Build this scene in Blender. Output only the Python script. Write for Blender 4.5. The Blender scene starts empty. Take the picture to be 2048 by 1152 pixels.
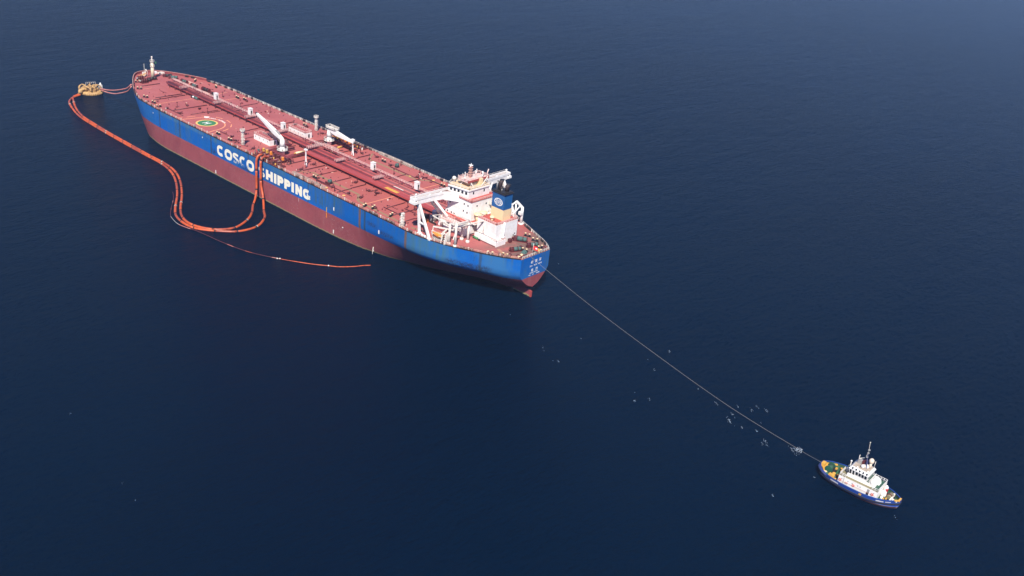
import bpy, bmesh, math, random
from mathutils import Vector, Matrix
import numpy as np
random.seed(7)
R = math.radians
scene = bpy.context.scene
col = scene.collection

# ------------------------------------------------------------------ camera
cam_d = bpy.data.cameras.new('camera')
cam = bpy.data.objects.new('camera', cam_d)
col.objects.link(cam)
scene.camera = cam
YAW, PIT, ROLL = R(-50.5), R(-26.02), R(6.28)
d = Vector((math.cos(PIT)*math.cos(YAW), math.cos(PIT)*math.sin(YAW), math.sin(PIT)))
rt = d.cross(Vector((0, 0, 1))).normalized()
up = rt.cross(d)
r2 = math.cos(ROLL)*rt + math.sin(ROLL)*up
u2 = -math.sin(ROLL)*rt + math.cos(ROLL)*up
cam.matrix_world = Matrix.Translation((-246.7, 313.6, 198.2)) @ Matrix((
    (r2.x, u2.x, -d.x), (r2.y, u2.y, -d.y), (r2.z, u2.z, -d.z))).to_4x4()
cam_d.sensor_width = 36
cam_d.lens = 36*1976.3/2048
cam_d.clip_start = 1
cam_d.clip_end = 100000

# ------------------------------------------------------------------ light
SUN_DIR = Vector((-0.40, 0.50, 0.74)).normalized()      # towards the sun: port side, slightly aft, high
EL = math.asin(SUN_DIR.z)
world = bpy.data.worlds.new('World')
scene.world = world
world.use_nodes = True
nt = world.node_tree
sky = nt.nodes.new('ShaderNodeTexSky')
sky.sky_type = 'NISHITA'
sky.sun_disc = False
sky.sun_elevation = EL
sky.sun_rotation = math.atan2(SUN_DIR.x, SUN_DIR.y)
sky.air_density = 1.0
sky.dust_density = 0.2
sky.ozone_density = 3
bg = nt.nodes['Background']
bg.inputs['Strength'].default_value = 0.055
tint = nt.nodes.new('ShaderNodeMix'); tint.data_type = 'RGBA'; tint.blend_type = 'MULTIPLY'
tint.inputs[0].default_value = 1; tint.inputs[7].default_value = (.64, .86, 1.46, 1)      # clear blue marine sky
nt.links.new(sky.outputs['Color'], tint.inputs[6])
nt.links.new(tint.outputs[2], bg.inputs['Color'])
sd = bpy.data.lights.new('sun', 'SUN')
sd.energy = 5
sd.angle = R(0.5)
sd.color = (1.0, 0.95, 0.88)
sun = bpy.data.objects.new('sun', sd)
sun.rotation_euler = SUN_DIR.to_track_quat('Z', 'Y').to_euler()
sun.location = (0, 0, 400)
col.objects.link(sun)
scene.view_settings.view_transform = 'Standard'
scene.view_settings.look = 'None'
scene.view_settings.exposure = 0.6
scene.view_settings.gamma = 1
scene.view_settings.use_curve_mapping = False

# ------------------------------------------------------------------ materials
def new_mat(name):
    m = bpy.data.materials.new(name)
    m.use_nodes = True
    return m, m.node_tree, m.node_tree.nodes['Principled BSDF']

class NB:
    """tiny node helper"""
    def __init__(s, nt): s.nt = nt
    def n(s, t, **k):
        x = s.nt.nodes.new(t)
        for a, v in k.items(): setattr(x, a, v)
        return x
    def l(s, a, b): s.nt.links.new(a, b)
    def pos(s, scale=(1, 1, 1), rot=(0, 0, 0)):
        g = s.n('ShaderNodeNewGeometry')
        m = s.n('ShaderNodeMapping')
        m.inputs['Scale'].default_value = scale
        m.inputs['Rotation'].default_value = rot
        s.l(g.outputs['Position'], m.inputs['Vector'])
        return m.outputs['Vector']
    def noise(s, vec, scale, detail=3, rough=.55, dist=0):
        x = s.n('ShaderNodeTexNoise')
        x.inputs['Scale'].default_value = scale
        x.inputs['Detail'].default_value = detail
        x.inputs['Roughness'].default_value = rough
        x.inputs['Distortion'].default_value = dist
        s.l(vec, x.inputs['Vector'])
        return x.outputs['Fac']
    def ramp(s, fac, a, b, va=0., vb=1.):
        x = s.n('ShaderNodeMapRange')
        x.inputs['From Min'].default_value = a; x.inputs['From Max'].default_value = b
        x.inputs['To Min'].default_value = va; x.inputs['To Max'].default_value = vb
        s.l(fac, x.inputs['Value'])
        return x.outputs['Result']
    def mix(s, fac, a, b):
        x = s.n('ShaderNodeMix', data_type='RGBA')
        for i, v in ((0, fac), (6, a), (7, b)):
            if isinstance(v, (int, float)): x.inputs[i].default_value = v
            elif isinstance(v, tuple): x.inputs[i].default_value = v if len(v) == 4 else v+(1,)
            else: s.l(v, x.inputs[i])
        return x.outputs[2]
    def math(s, op, a, b=0.):
        x = s.n('ShaderNodeMath', operation=op)
        for i, v in ((0, a), (1, b)):
            if isinstance(v, (int, float)): x.inputs[i].default_value = v
            else: s.l(v, x.inputs[i])
        return x.outputs[0]
    def sep(s, vec):
        x = s.n('ShaderNodeSeparateXYZ'); s.l(vec, x.inputs[0]); return x.outputs

_mats = {}
def paint(name, c, c2=None, amt=.6, scale=.35, rough=.55, rust=0., metallic=0.):
    """painted metal: base colour broken up by noise, optional rust"""
    if name in _mats: return _mats[name]
    m, t, p = new_mat(name)
    b = NB(t)
    if c2 is None: c2 = tuple(x*.62 for x in c)
    v = b.pos()
    f = b.ramp(b.noise(v, scale, 5, .65), .38, .68, 0, amt)
    o = b.mix(f, c, c2)
    if rust:
        v2 = b.pos((1, 1, .25))
        f2 = b.ramp(b.noise(v2, .9, 5, .7), .70-rust*.25, .80-rust*.2, 0, .9)
        o = b.mix(f2, o, (.16, .055, .025))
    b.l(o, p.inputs['Base Color'])
    p.inputs['Roughness'].default_value = rough
    p.inputs['Metallic'].default_value = metallic
    _mats[name] = m
    return m

# red main deck
def deck_material():
    m, t, p = new_mat('red_deck_paint'); b = NB(t)
    v = b.pos()
    o = b.mix(b.ramp(b.noise(v, .035, 5, .6), .35, .68), (.37, .100, .092), (.30, .072, .068))
    o = b.mix(b.ramp(b.noise(b.pos((.3, 1.6, 1)), .12, 5, .7), .5, .75, 0, .55), o, (.42, .14, .125))
    o = b.mix(b.ramp(b.noise(v, .5, 5, .75), .58, .74, 0, .6), o, (.19, .05, .045))
    o = b.mix(b.ramp(b.noise(v, 1.7, 3, .7), .66, .74, 0, .45), o, (.40, .17, .13))
    o = b.mix(b.ramp(b.noise(b.pos((1, .5, 1)), .02, 3, .5), .4, .62, 0, .6), o, (.40, .095, .070))
    o = b.mix(b.ramp(b.noise(b.pos((.25, 1, 1)), .30, 5, .75), .56, .74, 0, .55), o, (.22, .07, .07))
    # worn brownish plating round the aft mooring winches
    xs = b.sep(v)
    aft = b.math('MULTIPLY', b.ramp(xs[0], 24, 13, 0, 1), b.ramp(b.noise(v, .11, 4, .6), .30, .52))
    o = b.mix(b.math('MULTIPLY', aft, .95), o, (.15, .09, .07))
    # tank plate seams, faint
    w = b.math('ABSOLUTE', b.math('SUBTRACT', b.math('FRACT', b.math('DIVIDE', xs[0], 8.7)), .5))
    o = b.mix(b.ramp(w, .012, .0, 0, .30), o, (.15, .04, .04))
    w = b.math('ABSOLUTE', b.math('SUBTRACT', b.math('FRACT', b.math('DIVIDE', xs[1], 7.3)), .5))
    o = b.mix(b.ramp(w, .012, .0, 0, .18), o, (.15, .04, .04))
    b.l(o, p.inputs['Base Color'])
    p.inputs['Roughness'].default_value = .7
    return m

def hull_blue_material():
    m, t, p = new_mat('blue_hull_paint'); b = NB(t)
    v = b.pos(); xs = b.sep(v)
    # plating sections repainted at different times
    cell = b.math('FLOOR', b.math('DIVIDE', xs[0], 26.3))
    wn = b.n('ShaderNodeTexWhiteNoise', noise_dimensions='1D'); b.l(cell, wn.inputs['W'])
    o = b.mix(wn.outputs['Value'], (.004, .112, .42), (.006, .090, .33))
    o = b.mix(b.ramp(b.noise(v, .08, 4, .6), .45, .7, 0, .5), o, (.008, .115, .31))
    # chalky weathered strip below the sheer strake and grey-green run marks
    st = b.noise(b.pos((1, 1, .05)), .55, 4, .7)
    top = b.ramp(xs[2], 15.5, 20.5, 0, 1)
    o = b.mix(b.math('MULTIPLY', b.ramp(st, .50, .66), b.math('MULTIPLY', top, .7)), o, (.05, .10, .13))
    # long weathered zones
    zone = b.ramp(b.noise(b.pos((1, 1, .02)), .022, 2, .5), .53, .62)
    o = b.mix(b.math('MULTIPLY', zone, b.math('MULTIPLY', b.ramp(b.noise(b.pos((1, 1, .12)), .3, 5, .75), .40, .62), .75)), o, (.05, .115, .16))
    # the sunk-in strip of old paint on the aft quarter
    qz = b.math('MULTIPLY', b.ramp(xs[0], 51.5, 51.0), b.ramp(b.noise(v, .07, 4, .6), .42, .56))
    o = b.mix(b.math('MULTIPLY', qz, .6), o, (.045, .15, .28))
    # dark scuffs low on the blue
    sc = b.math('MULTIPLY', b.ramp(b.noise(b.pos((1, 1, .6)), .9, 6, .8), .53, .66), b.ramp(b.noise(b.pos((1, 1, 1)), .055, 2, .5), .54, .62))
    o = b.mix(b.math('MULTIPLY', sc, .8), o, (.02, .04, .09))
    # individual weathered and scuffed stretches along the port side
    def zone(x0, x1, z0, z1, sx=2.5, sz=1.2):
        f = b.math('MULTIPLY', b.ramp(xs[0], x0-sx, x0+sx), b.ramp(xs[0], x1+sx, x1-sx))
        return b.math('MULTIPLY', f, b.math('MULTIPLY', b.ramp(xs[2], z0-sz, z0+sz), b.ramp(xs[2], z1+sz, z1-sz)))
    fine = b.ramp(b.noise(b.pos((1, 1, .10)), .8, 5, .75), .36, .6)
    o = b.mix(b.math('MULTIPLY', zone(97, 121, 12.5, 22), b.math('MULTIPLY', fine, .85)), o, (.045, .10, .13))
    o = b.mix(b.math('MULTIPLY', zone(122, 214, 18.6, 22, 4, .7), b.math('MULTIPLY', fine, .6)), o, (.06, .16, .24))
    o = b.mix(b.math('MULTIPLY', zone(29, 50.5, 12.5, 22), b.math('MULTIPLY', fine, .95)), o, (.045, .135, .21))
    o = b.mix(b.math('MULTIPLY', zone(214, 262, 19.2, 22, 4, .5), b.math('MULTIPLY', fine, .7)), o, (.08, .18, .24))
    o = b.mix(b.math('MULTIPLY', zone(262, 300, 11, 22, 4, .5), b.math('MULTIPLY', fine, .45)), o, (.04, .17, .36))
    blot = b.ramp(b.noise(b.pos((1, 1, 1)), 1.0, 6, .85), .43, .54)
    for q in ((11, 30, 11.6, 15.4), (60, 70, 13.2, 15.5), (72, 79, 15, 17), (203.5, 208, 11.6, 14.4), (172, 181, 11.2, 13.2)):
        o = b.mix(b.math('MULTIPLY', zone(*q, 1.5, .7), b.math('MULTIPLY', blot, .85)), o, (.025, .035, .07))
    # rust runs
    rs = b.ramp(b.noise(b.pos((1, 1, .035)), 1.3, 3, .7), .66, .74)
    o = b.mix(b.math('MULTIPLY', rs, .6), o, (.09, .07, .06))
    # section seams with rusty tugging marks
    for x0, wd, k in ((52.2, .5, .9), (84.2, .55, .9), (80.6, .22, .8), (208.7, .2, .7), (240, .25, .7), (261.5, .3, .7), (174, .15, .6), (123.5, .2, .5), (15.2, .2, .6)):
        wd = max(wd, .42)
        dd = b.math('ABSOLUTE', b.math('SUBTRACT', xs[0], x0))
        nn = b.math('MULTIPLY', b.noise(b.pos((1, 1, .5)), .9, 3, .6), wd*1.2)
        o = b.mix(b.ramp(b.math('SUBTRACT', dd, nn), wd*1.3, wd*.3, 0, k), o, (.15, .085, .05) if wd > .45 else (.035, .05, .06))
    b.l(o, p.inputs['Base Color'])
    p.inputs['Roughness'].default_value = .55
    p.inputs['Specular IOR Level'].default_value = .12
    return m

def hull_red_material():
    m, t, p = new_mat('red_antifouling'); b = NB(t)
    v = b.pos(); xs = b.sep(v)
    o = b.mix(b.ramp(b.noise(v, .09, 5, .65), .35, .7), (.29, .070, .076), (.22, .052, .060))
    o = b.mix(b.ramp(b.noise(b.pos((1, 1, .15)), .5, 5, .75), .5, .72, 0, .6), o, (.30, .10, .095))
    spk = b.math('MULTIPLY', b.ramp(b.noise(v, 1.1, 6, .85), .56, .66), b.ramp(b.noise(v, .06, 2, .5), .40, .58))
    o = b.mix(b.math('MULTIPLY', spk, .7), o, (.42, .33, .31))
    o = b.mix(b.ramp(b.noise(b.pos((1, 1, .06)), .8, 4, .7), .62, .74, 0, .5), o, (.11, .045, .035))
    nn = b.noise(v, .6, 4, .7)
    zz = b.math('SUBTRACT', xs[2], b.math('MULTIPLY', nn, 1.4))
    o = b.mix(b.ramp(zz, .25, -.25, 0, .85), o, (.27, .24, .11))
    o = b.mix(b.ramp(zz, -.35, -.55, 0, .9), o, (.04, .05, .03))
    b.l(o, p.inputs['Base Color'])
    p.inputs['Roughness'].default_value = .6
    p.inputs['Specular IOR Level'].default_value = .2
    return m

def sea_material():
    m, t, p = new_mat('sea_water'); b = NB(t)
    g = b.n('ShaderNodeNewGeometry')
    def mp(scale, rz):
        x = b.n('ShaderNodeMapping', vector_type='POINT')
        x.inputs['Scale'].default_value = scale
        x.inputs['Rotation'].default_value = (0, 0, R(rz))
        b.l(g.outputs['Position'], x.inputs['Vector']); return x.outputs['Vector']
    # crests run roughly across the view; two trains of wind waves and fine chop
    h1 = b.noise(mp((1, .33, 1), 47), .085, 3, .5, .4)
    h2 = b.noise(mp((1, .42, 1), 60), .24, 4, .62, .6)
    h3 = b.noise(mp((1, .45, 1), 38), .66, 5, .72, .5)
    gust = b.ramp(b.noise(mp((1, .28, 1), 58), .011, 5, .65, .8), .32, .68, .65, 1.3)
    h = b.math('ADD', b.math('MULTIPLY', h1, 1.7), b.math('ADD', b.math('MULTIPLY', b.math('MULTIPLY', h2, b.ramp(gust, .3, 1.4, .7, 1.2)), 1.35), b.math('MULTIPLY', b.math('MULTIPLY', h3, gust), 1.25)))
    bp = b.n('ShaderNodeBump')
    bp.inputs['Distance'].default_value = 1.0
    bp.inputs['Strength'].default_value = .70
    b.l(h, bp.inputs['Height'])
    b.l(bp.outputs['Normal'], p.inputs['Normal'])
    o = b.mix(b.ramp(b.noise(mp((1, 1, 1), 0), .004, 3, .5), .35, .65), (.0000, .0052, .0160), (.0000, .0062, .0188))
    b.l(o, p.inputs['Base Color'])
    p.inputs['Roughness'].default_value = .14
    p.inputs['IOR'].default_value = 1.333
    p.inputs['Specular IOR Level'].default_value = .03
    return m

M_DECK = deck_material(); M_BLUE = hull_blue_material(); M_RED = hull_red_material(); M_SEA = sea_material()
WHITE = paint('white_paint', (.80, .78, .74), (.66, .60, .53), .7, .5, .5, rust=.12)
WHITE2 = paint('weathered_white_paint', (.74, .70, .62), (.52, .42, .32), .7, .8, .55, rust=.35)
CREAM = paint('cream_paint', (.80, .60, .34), (.72, .50, .26), .6, .3, .5)
TOPDECK = paint('buff_deck_paint', (.62, .46, .28), (.50, .36, .22), .7, .5, .7)
REDDECK = paint('bright_red_deck', (.42, .075, .055), (.34, .07, .055), .6, .4, .65)
PIPE = paint('red_pipe_paint', (.20, .035, .040), (.13, .03, .03), .7, .6, .5)
PIPE2 = paint('bright_red_pipe_paint', (.38, .06, .052), (.28, .05, .045), .6, .3, .5)
DARKRED = paint('dark_red_machinery', (.11, .02, .022), (.06, .02, .02), .6, 1, .5)
BLACK = paint('black_paint', (.018, .017, .018), (.035, .03, .028), .5, 1, .5)
GLASS = paint('dark_window_glass', (.012, .016, .022), None, .2, 1, .1)
YEL = paint('yellow_paint', (.66, .36, .05), (.40, .20, .05), .7, 1.2, .6, rust=.2)
YLINE = paint('yellow_line_paint', (.80, .50, .14), (.6, .30, .12), .6, 1.5, .6)
OLINE = paint('orange_line_paint', (.85, .34, .16), (.7, .22, .12), .5, 1, .6)
GREEN = paint('green_paint', (.05, .20, .07), (.035, .14, .06), .6, .5, .6)
TEAL = paint('teal_rope', (.07, .14, .12), (.03, .06, .06), .8, 2, .8)
WALKWAY = paint('faded_green_walkway', (.26, .17, .09), (.30, .13, .08), .8, .5, .8)
GREY = paint('grey_paint', (.33, .32, .30), (.22, .2, .19), .6, .6, .5)
ORANGE = paint('orange_paint', (.80, .26, .03), (.7, .2, .03), .5, .6, .45)
HOSE = paint('orange_hose_rubber', (.54, .092, .018), (.30, .05, .02), .8, .6, .5)
HOSEW = paint('orange_hose_rubber_wet', (.24, .04, .02), (.5, .10, .03), .8, .5, .4)
BUOYM = paint('yellow_buoy_paint', (.52, .32, .11), (.28, .16, .08), .9, .8, .7, rust=.6)
ROPE = paint('pale_rope', (.25, .23, .21), (.2, .18, .17), .5, 1, .8)
HAWSER = paint('pink_hawser', (.48, .13, .10), (.58, .32, .27), .8, .35, .7)
FOAM = paint('white_foam', (.42, .47, .52), (.12, .18, .25), .9, 2, .9)
TBLUE = paint('tug_blue_paint', (.012, .055, .27), (.018, .04, .16), .6, .7, .45)
TRED_SHADED = paint('tug_red_bottom_shaded', (.022, .006, .012), None, .5, .5, .5)  # red bottom with the shade under the blue band painted into its colour
TGREEN = paint('tug_green_deck', (.025, .09, .05), (.05, .08, .05), .7, .8, .6)
RUBBER = paint('black_rubber', (.02, .02, .022), None, .4, 1, .8)
FLAGR = paint('red_flag_cloth', (.75, .03, .03), None, .2, 1, .8)
OLIVE = paint('olive_side_deck', (.22, .19, .10), (.16, .14, .08), .6, .8, .7)

def letter_mat():
    m, t, p = new_mat('worn_white_lettering'); b = NB(t)
    v = b.pos()
    xs = b.sep(v)
    low = b.math('MULTIPLY', b.ramp(xs[2], 15.2, 13.6), b.math('MULTIPLY', b.ramp(xs[0], 190, 186), b.ramp(xs[0], 172, 176)))
    w = b.math('MULTIPLY', b.ramp(b.noise(v, .9, 5, .8), .56, .62), b.math('MAXIMUM', b.ramp(xs[0], 126.5, 124), b.math('MULTIPLY', .6, b.ramp(xs[0], 170, 172))))
    w = b.math('MAXIMUM', w, b.math('MULTIPLY', low, b.ramp(b.noise(v, .5, 5, .8), .40, .48)))
    o = b.mix(w, (.80, .74, .58), (.03, .11, .30))
    b.l(o, p.inputs['Base Color']); p.inputs['Roughness'].default_value = .6
    return m
LETTER = letter_mat()

# ------------------------------------------------------------------ mesh builder
class MB:
    def __init__(s, *mats):
        s.v = []; s.f = []; s.mi = []; s.sm = []; s.mats = list(mats); s.cur = 0; s.smooth = False
    def m(s, mat):
        if mat not in s.mats: s.mats.append(mat)
        s.cur = s.mats.index(mat); return s
    def face(s, idx):
        s.f.append(tuple(idx)); s.mi.append(s.cur); s.sm.append(s.smooth)
    def add(s, pts):
        n = len(s.v); s.v += [tuple(p) for p in pts]; return n
    def hexa(s, p):     # 8 points, bottom 4 ccw, top 4 ccw
        n = s.add(p)
        for q in ((3, 2, 1, 0), (4, 5, 6, 7), (0, 1, 5, 4), (1, 2, 6, 5), (2, 3, 7, 6), (3, 0, 4, 7)):
            s.face([n+i for i in q])
        return s
    def box(s, x0, x1, y0, y1, z0, z1):
        return s.hexa([(x0, y0, z0), (x1, y0, z0), (x1, y1, z0), (x0, y1, z0), (x0, y0, z1), (x1, y0, z1), (x1, y1, z1), (x0, y1, z1)])
    def cbox(s, c, sz, rz=0):
        a, b_ = math.cos(rz), math.sin(rz); o = []
        for z in (0, sz[2]):
            for x, y in ((-.5, -.5), (.5, -.5), (.5, .5), (-.5, .5)):
                X, Y = x*sz[0], y*sz[1]
                o.append((c[0]+a*X-b_*Y, c[1]+b_*X+a*Y, c[2]+z))
        return s.hexa(o)
    def beam(s, a, b, w, h=None):
        a, b = Vector(a), Vector(b); h = h or w
        t = (b-a).normalized(); r = t.cross(Vector((0, 0, 1)))
        r = Vector((1, 0, 0)) if r.length < 1e-4 else r.normalized()
        u = r.cross(t)
        o = []
        for p in (a, b):
            for i, j in ((-1, -1), (1, -1), (1, 1), (-1, 1)):
                o.append(p + r*(i*w/2) + u*(j*h/2))
        n = s.add(o)
        for q in ((0, 1, 2, 3), (7, 6, 5, 4), (0, 4, 5, 1), (1, 5, 6, 2), (2, 6, 7, 3), (3, 7, 4, 0)):
            s.face([n+i for i in q])
        return s
    def cyl(s, a, b, r1, r2=None, n=10, cap=True):
        a, b = Vector(a), Vector(b); r2 = r1 if r2 is None else r2
        t = (b-a).normalized(); r = t.cross(Vector((0, 0, 1)))
        r = Vector((1, 0, 0)) if r.length < 1e-4 else r.normalized()
        u = r.cross(t)
        k = s.add([a+(r*math.cos(2*math.pi*i/n)+u*math.sin(2*math.pi*i/n))*r1 for i in range(n)] +
                  [b+(r*math.cos(2*math.pi*i/n)+u*math.sin(2*math.pi*i/n))*r2 for i in range(n)])
        sm = s.smooth; s.smooth = True
        for i in range(n):
            j = (i+1) % n; s.face([k+j, k+i, k+n+i, k+n+j])
        s.smooth = False
        if cap:
            s.face([k+i for i in range(n)]); s.face([k+n+n-1-i for i in range(n)])
        s.smooth = sm
        return s
    def tube(s, pts, r, n=8, cap=True):
        pts = [Vector(p) for p in pts]; rr = r if isinstance(r, (list, tuple)) else [r]*len(pts)
        k0 = len(s.v); u = None
        for i, p in enumerate(pts):
            t = (pts[min(i+1, len(pts)-1)]-pts[max(i-1, 0)]).normalized()
            if u is None:
                a = t.cross(Vector((0, 0, 1)))
                if a.length < 1e-3: a = t.cross(Vector((1, 0, 0)))
                u = a.normalized()
            else:
                u = (u - t*u.dot(t)).normalized()
            w = t.cross(u)
            s.add([p+(u*math.cos(2*math.pi*j/n)+w*math.sin(2*math.pi*j/n))*rr[i] for j in range(n)])
        sm = s.smooth; s.smooth = True
        for i in range(len(pts)-1):
            for j in range(n):
                a = k0+i*n+j; b = k0+i*n+(j+1) % n
                s.face([a, b, b+n, a+n])
        s.smooth = False
        if cap:
            s.face([k0+n-1-j for j in range(n)]); s.face([k0+(len(pts)-1)*n+j for j in range(n)])
        s.smooth = sm
        return s
    def prism(s, poly, z0, z1):      # poly ccw in xy; z may be a number
        n = len(poly)
        k = s.add([(x, y, z0) for x, y in poly]+[(x, y, z1) for x, y in poly])
        s.face([k+n-1-i for i in range(n)]); s.face([k+n+i for i in range(n)])
        for i in range(n):
            j = (i+1) % n; s.face([k+i, k+j, k+n+j, k+n+i])
        return s
    def lathe(s, c, prof, n=16):     # prof: (r, z)
        k = len(s.v)
        for r, z in prof:
            s.add([(c[0]+r*math.cos(2*math.pi*i/n), c[1]+r*math.sin(2*math.pi*i/n), c[2]+z) for i in range(n)])
        sm = s.smooth; s.smooth = True
        for j in range(len(prof)-1):
            for i in range(n):
                a = k+j*n+i; b = k+j*n+(i+1) % n
                s.face([a, b, b+n, a+n])
        s.smooth = sm
        s.face([k+n-1-i for i in range(n)]); s.face([k+(len(prof)-1)*n+i for i in range(n)])
        return s
    def ball(s, c, r, n=10, sz=1.):
        return s.lathe(c, [(r*math.sin(a)*1.0+1e-3, -r*math.cos(a)*sz) for a in [math.pi*i/6 for i in range(7)]], n)
    def quad(s, *p):
        n = s.add(p); s.face(range(n, n+len(p))); return s
    def build(s, name, parent=None, loc=None):
        me = bpy.data.meshes.new(name)
        me.from_pydata(s.v, [], s.f)
        for mt in s.mats: me.materials.append(mt)
        me.polygons.foreach_set('material_index', s.mi)
        me.polygons.foreach_set('use_smooth', s.sm)
        me.update()
        o = bpy.data.objects.new(name, me)
        col.objects.link(o)
        if parent: o.parent = parent
        if loc: o.location = loc
        return o

def tag(o, label=None, cat=None, group=None, kind=None):
    if label: o['label'] = label
    if cat: o['category'] = cat
    if group: o['group'] = group
    if kind: o['kind'] = kind
    return o
def empty(name, loc=(0, 0, 0), rz=0, parent=None):
    e = bpy.data.objects.new(name, None)
    e.location = loc; e.rotation_euler = (0, 0, rz); e.empty_display_size = 3
    col.objects.link(e)
    if parent: e.parent = parent
    return e
def copy_part(o, parent, loc, rz=0, scale=None):
    c = o.copy(); col.objects.link(c); c.parent = parent; c.location = loc; c.rotation_euler = (0, 0, rz)
    if scale: c.scale = scale
    for ch in o.children:
        g = ch.copy(); col.objects.link(g); g.parent = c
    return c
def railing(mb, pts, h=1.1, step=3., w=.12, closed=False, mid=True):
    pts = [Vector(p) for p in pts]
    if closed: pts.append(pts[0])
    for a, b in zip(pts, pts[1:]):
        L = (b-a).length
        if L < .05: continue
        n = max(1, round(L/step))
        for i in range(n+1):
            p = a.lerp(b, i/n); mb.beam(p, p+Vector((0, 0, h)), w)
        mb.beam(a+Vector((0, 0, h)), b+Vector((0, 0, h)), w*.8)
        if mid: mb.beam(a+Vector((0, 0, h*.5)), b+Vector((0, 0, h*.5)), w*.6)
    return mb

# ------------------------------------------------------------------ sea
def make_sea():
    n = 48
    me = MB(M_SEA)
    xs = [-45000, -20000, -8000, -4000] + list(np.linspace(-2000, 2500, n)) + [5000, 9000, 20000, 45000]
    N = len(xs)
    for y in xs:
        for x in xs: me.v.append((x, y-600, 0.))
    for j in range(N-1):
        for i in range(N-1):
            a = j*N+i; me.face((a, a+1, a+N+1, a+N))
    return tag(me.build('sea'), kind='structure')
make_sea()

# ------------------------------------------------------------------ haze
hz = MB()
hz.box(-46000, 46000, -46600, 45400, -1.2, 206)
hm = bpy.data.materials.new('thin_sea_haze'); hm.use_nodes = True
hnt = hm.node_tree
for n_ in list(hnt.nodes):
    if n_.type == 'BSDF_PRINCIPLED': hnt.nodes.remove(n_)
pv = hnt.nodes.new('ShaderNodeVolumePrincipled')
pv.inputs['Density'].default_value = 0.000075
pv.inputs['Color'].default_value = (.50, .68, 1, 1)
pv.inputs['Anisotropy'].default_value = .1
hnt.links.new(pv.outputs[0], hnt.nodes['Material Output'].inputs['Volume'])
hz.mats = [hm]
HAZE = tag(hz.build('haze'), kind='stuff')

# ================================================================== TANKER
D = 21.1
ship = empty('oil_tanker')
tag(ship, 'huge blue and red oil tanker lying at the mooring buoy with white bridge aft', 'tanker')

# deck outline half breadths (x, y)
DECK = [(0, 9.6), (3, 11.8), (6, 14.0), (13, 17.4), (20, 20.6), (27, 23.6), (35, 26.7), (42, 28.7), (49, 29.7), (56, 30), (70, 30), (85, 30),
        (100, 30), (120, 30), (150, 30), (180, 30), (210, 30), (235, 30), (255, 30), (270, 29.9), (280, 29.4), (288, 28.8), (296, 27.2), (303, 24.9), (310, 21.9),
        (316, 18.9), (322, 15.7), (327, 12.7), (331, 9.9), (333.8, 7.2), (335.5, 4.6), (336.2, 2.4), (336.4, 0.0)]
YC = [(0, .3), (6, .8), (15, 1.3), (27, 1.5), (40, .8), (60, 0), (262, 0), (285, -.6), (303, -2.4), (318, -3.1), (330, -3.2), (336.4, -2.6)]
def yc(x): return lin(YC, x)
def lin(tab, x):
    if x <= tab[0][0]: return tab[0][1]
    for (a, b), (c, e) in zip(tab, tab[1:]):
        if x <= c: return b+(e-b)*(x-a)/(c-a)
    return tab[-1][1]
def deck_b(x): return lin(DECK, x)
WL = [(0, 0), (12, 0), (18, .6), (28, 4.5), (38, 10), (48, 15.2), (59, 19.8), (69, 24), (79, 26.8), (90, 28.6), (105, 29.8), (120, 30), (255, 30), (400, 30)]
ZKEEL = [(0, 5.3), (4, 3.7), (8, 2.0), (12, .4), (14, -.4), (20, -2.5), (30, -4), (400, -4)]
def sm(t): return t*t*(3-2*t)
def hull_pt(i, z):
    xd, bd = DECK[i]
    if xd <= 255:
        zk = lin(ZKEEL, xd); bw = lin(WL, xd)
        if z <= zk: return (xd, 0. if zk > -3.9 else bw, zk)
        zt = 13.
        if zk > 0:
            t = min(1, (z-zk)/(zt-zk)); y = bd*t**.62
        else:
            if z < 0:
                y = bw*(max(0, (z-zk)/(-zk)))**.4 if zk > -3.9 else bw*(1 if bw > 20 else .8+.2*(z-zk)/(-zk))
            else:
                t = min(1, z/zt); y = bw+(bd-bw)*t**.8
        rake = -.0*(D-z)
        return (xd+rake, y, z)
    # bow: every waterline is a fuller or finer copy of the deck outline
    zz = max(0, z); q = 1-zz/D
    s = (xd-255)/(336.4-255)
    xt = 336.4-19*q**1.25
    x = 255+(xd-255)*(xt-255)/(336.4-255)
    y = bd*(1-.20*q**1.1*s**1.2)
    return (x, y, z)
def make_hull():
    mb = MB(M_RED, M_BLUE, BLACK)
    zs = [-4, -2, 0, 1, 2.2, 3.6, 5.2, 6.8, 8.4, 9.8, 11.0]
    zb = [11.0, 12.0, 13.4, 15.6, 18.0, 20.0, D]
    N = len(DECK)
    for side in (1, -1):
        for zl, mi in ((zs, 0), (zb, 1)):
            mb.cur = mi; mb.smooth = True
            k = len(mb.v)
            for i in range(N):
                for z in zl:
                    x, y, zq = hull_pt(i, z)
                    if DECK[i][0] <= 20 and z < lin(ZKEEL, DECK[i][0]): zq = lin(ZKEEL, DECK[i][0])
                    mb.v.append((x, y*side+yc(x)*(1 if DECK[i][0] > 100 else min(1, max(0, zq/11))), zq))
            n = len(zl)
            for i in range(N-1):
                for j in range(n-1):
                    a = k+i*n+j; q = (a, a+n, a+n+1, a+1)
                    mb.face(q if side < 0 else q[::-1])
    # transom
    mb.smooth = False
    for zl, mi in ((zs, 0), (zb, 1)):
        mb.cur = mi
        for z0, z1 in zip(zl, zl[1:]):
            p = [hull_pt(0, max(z, 5.3)) for z in (z0, z1)]
            if z1 <= 5.3: continue
            za_ = max(z0, 5.3); c0 = .3*min(1, za_/11); c1 = .3*min(1, z1/11)
            mb.quad((0, p[0][1]+c0, za_), (0, p[1][1]+c1, z1), (0, -p[1][1]+c1, z1), (0, -p[0][1]+c0, za_))
    return mb.build('hull', ship)
make_hull()
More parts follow.
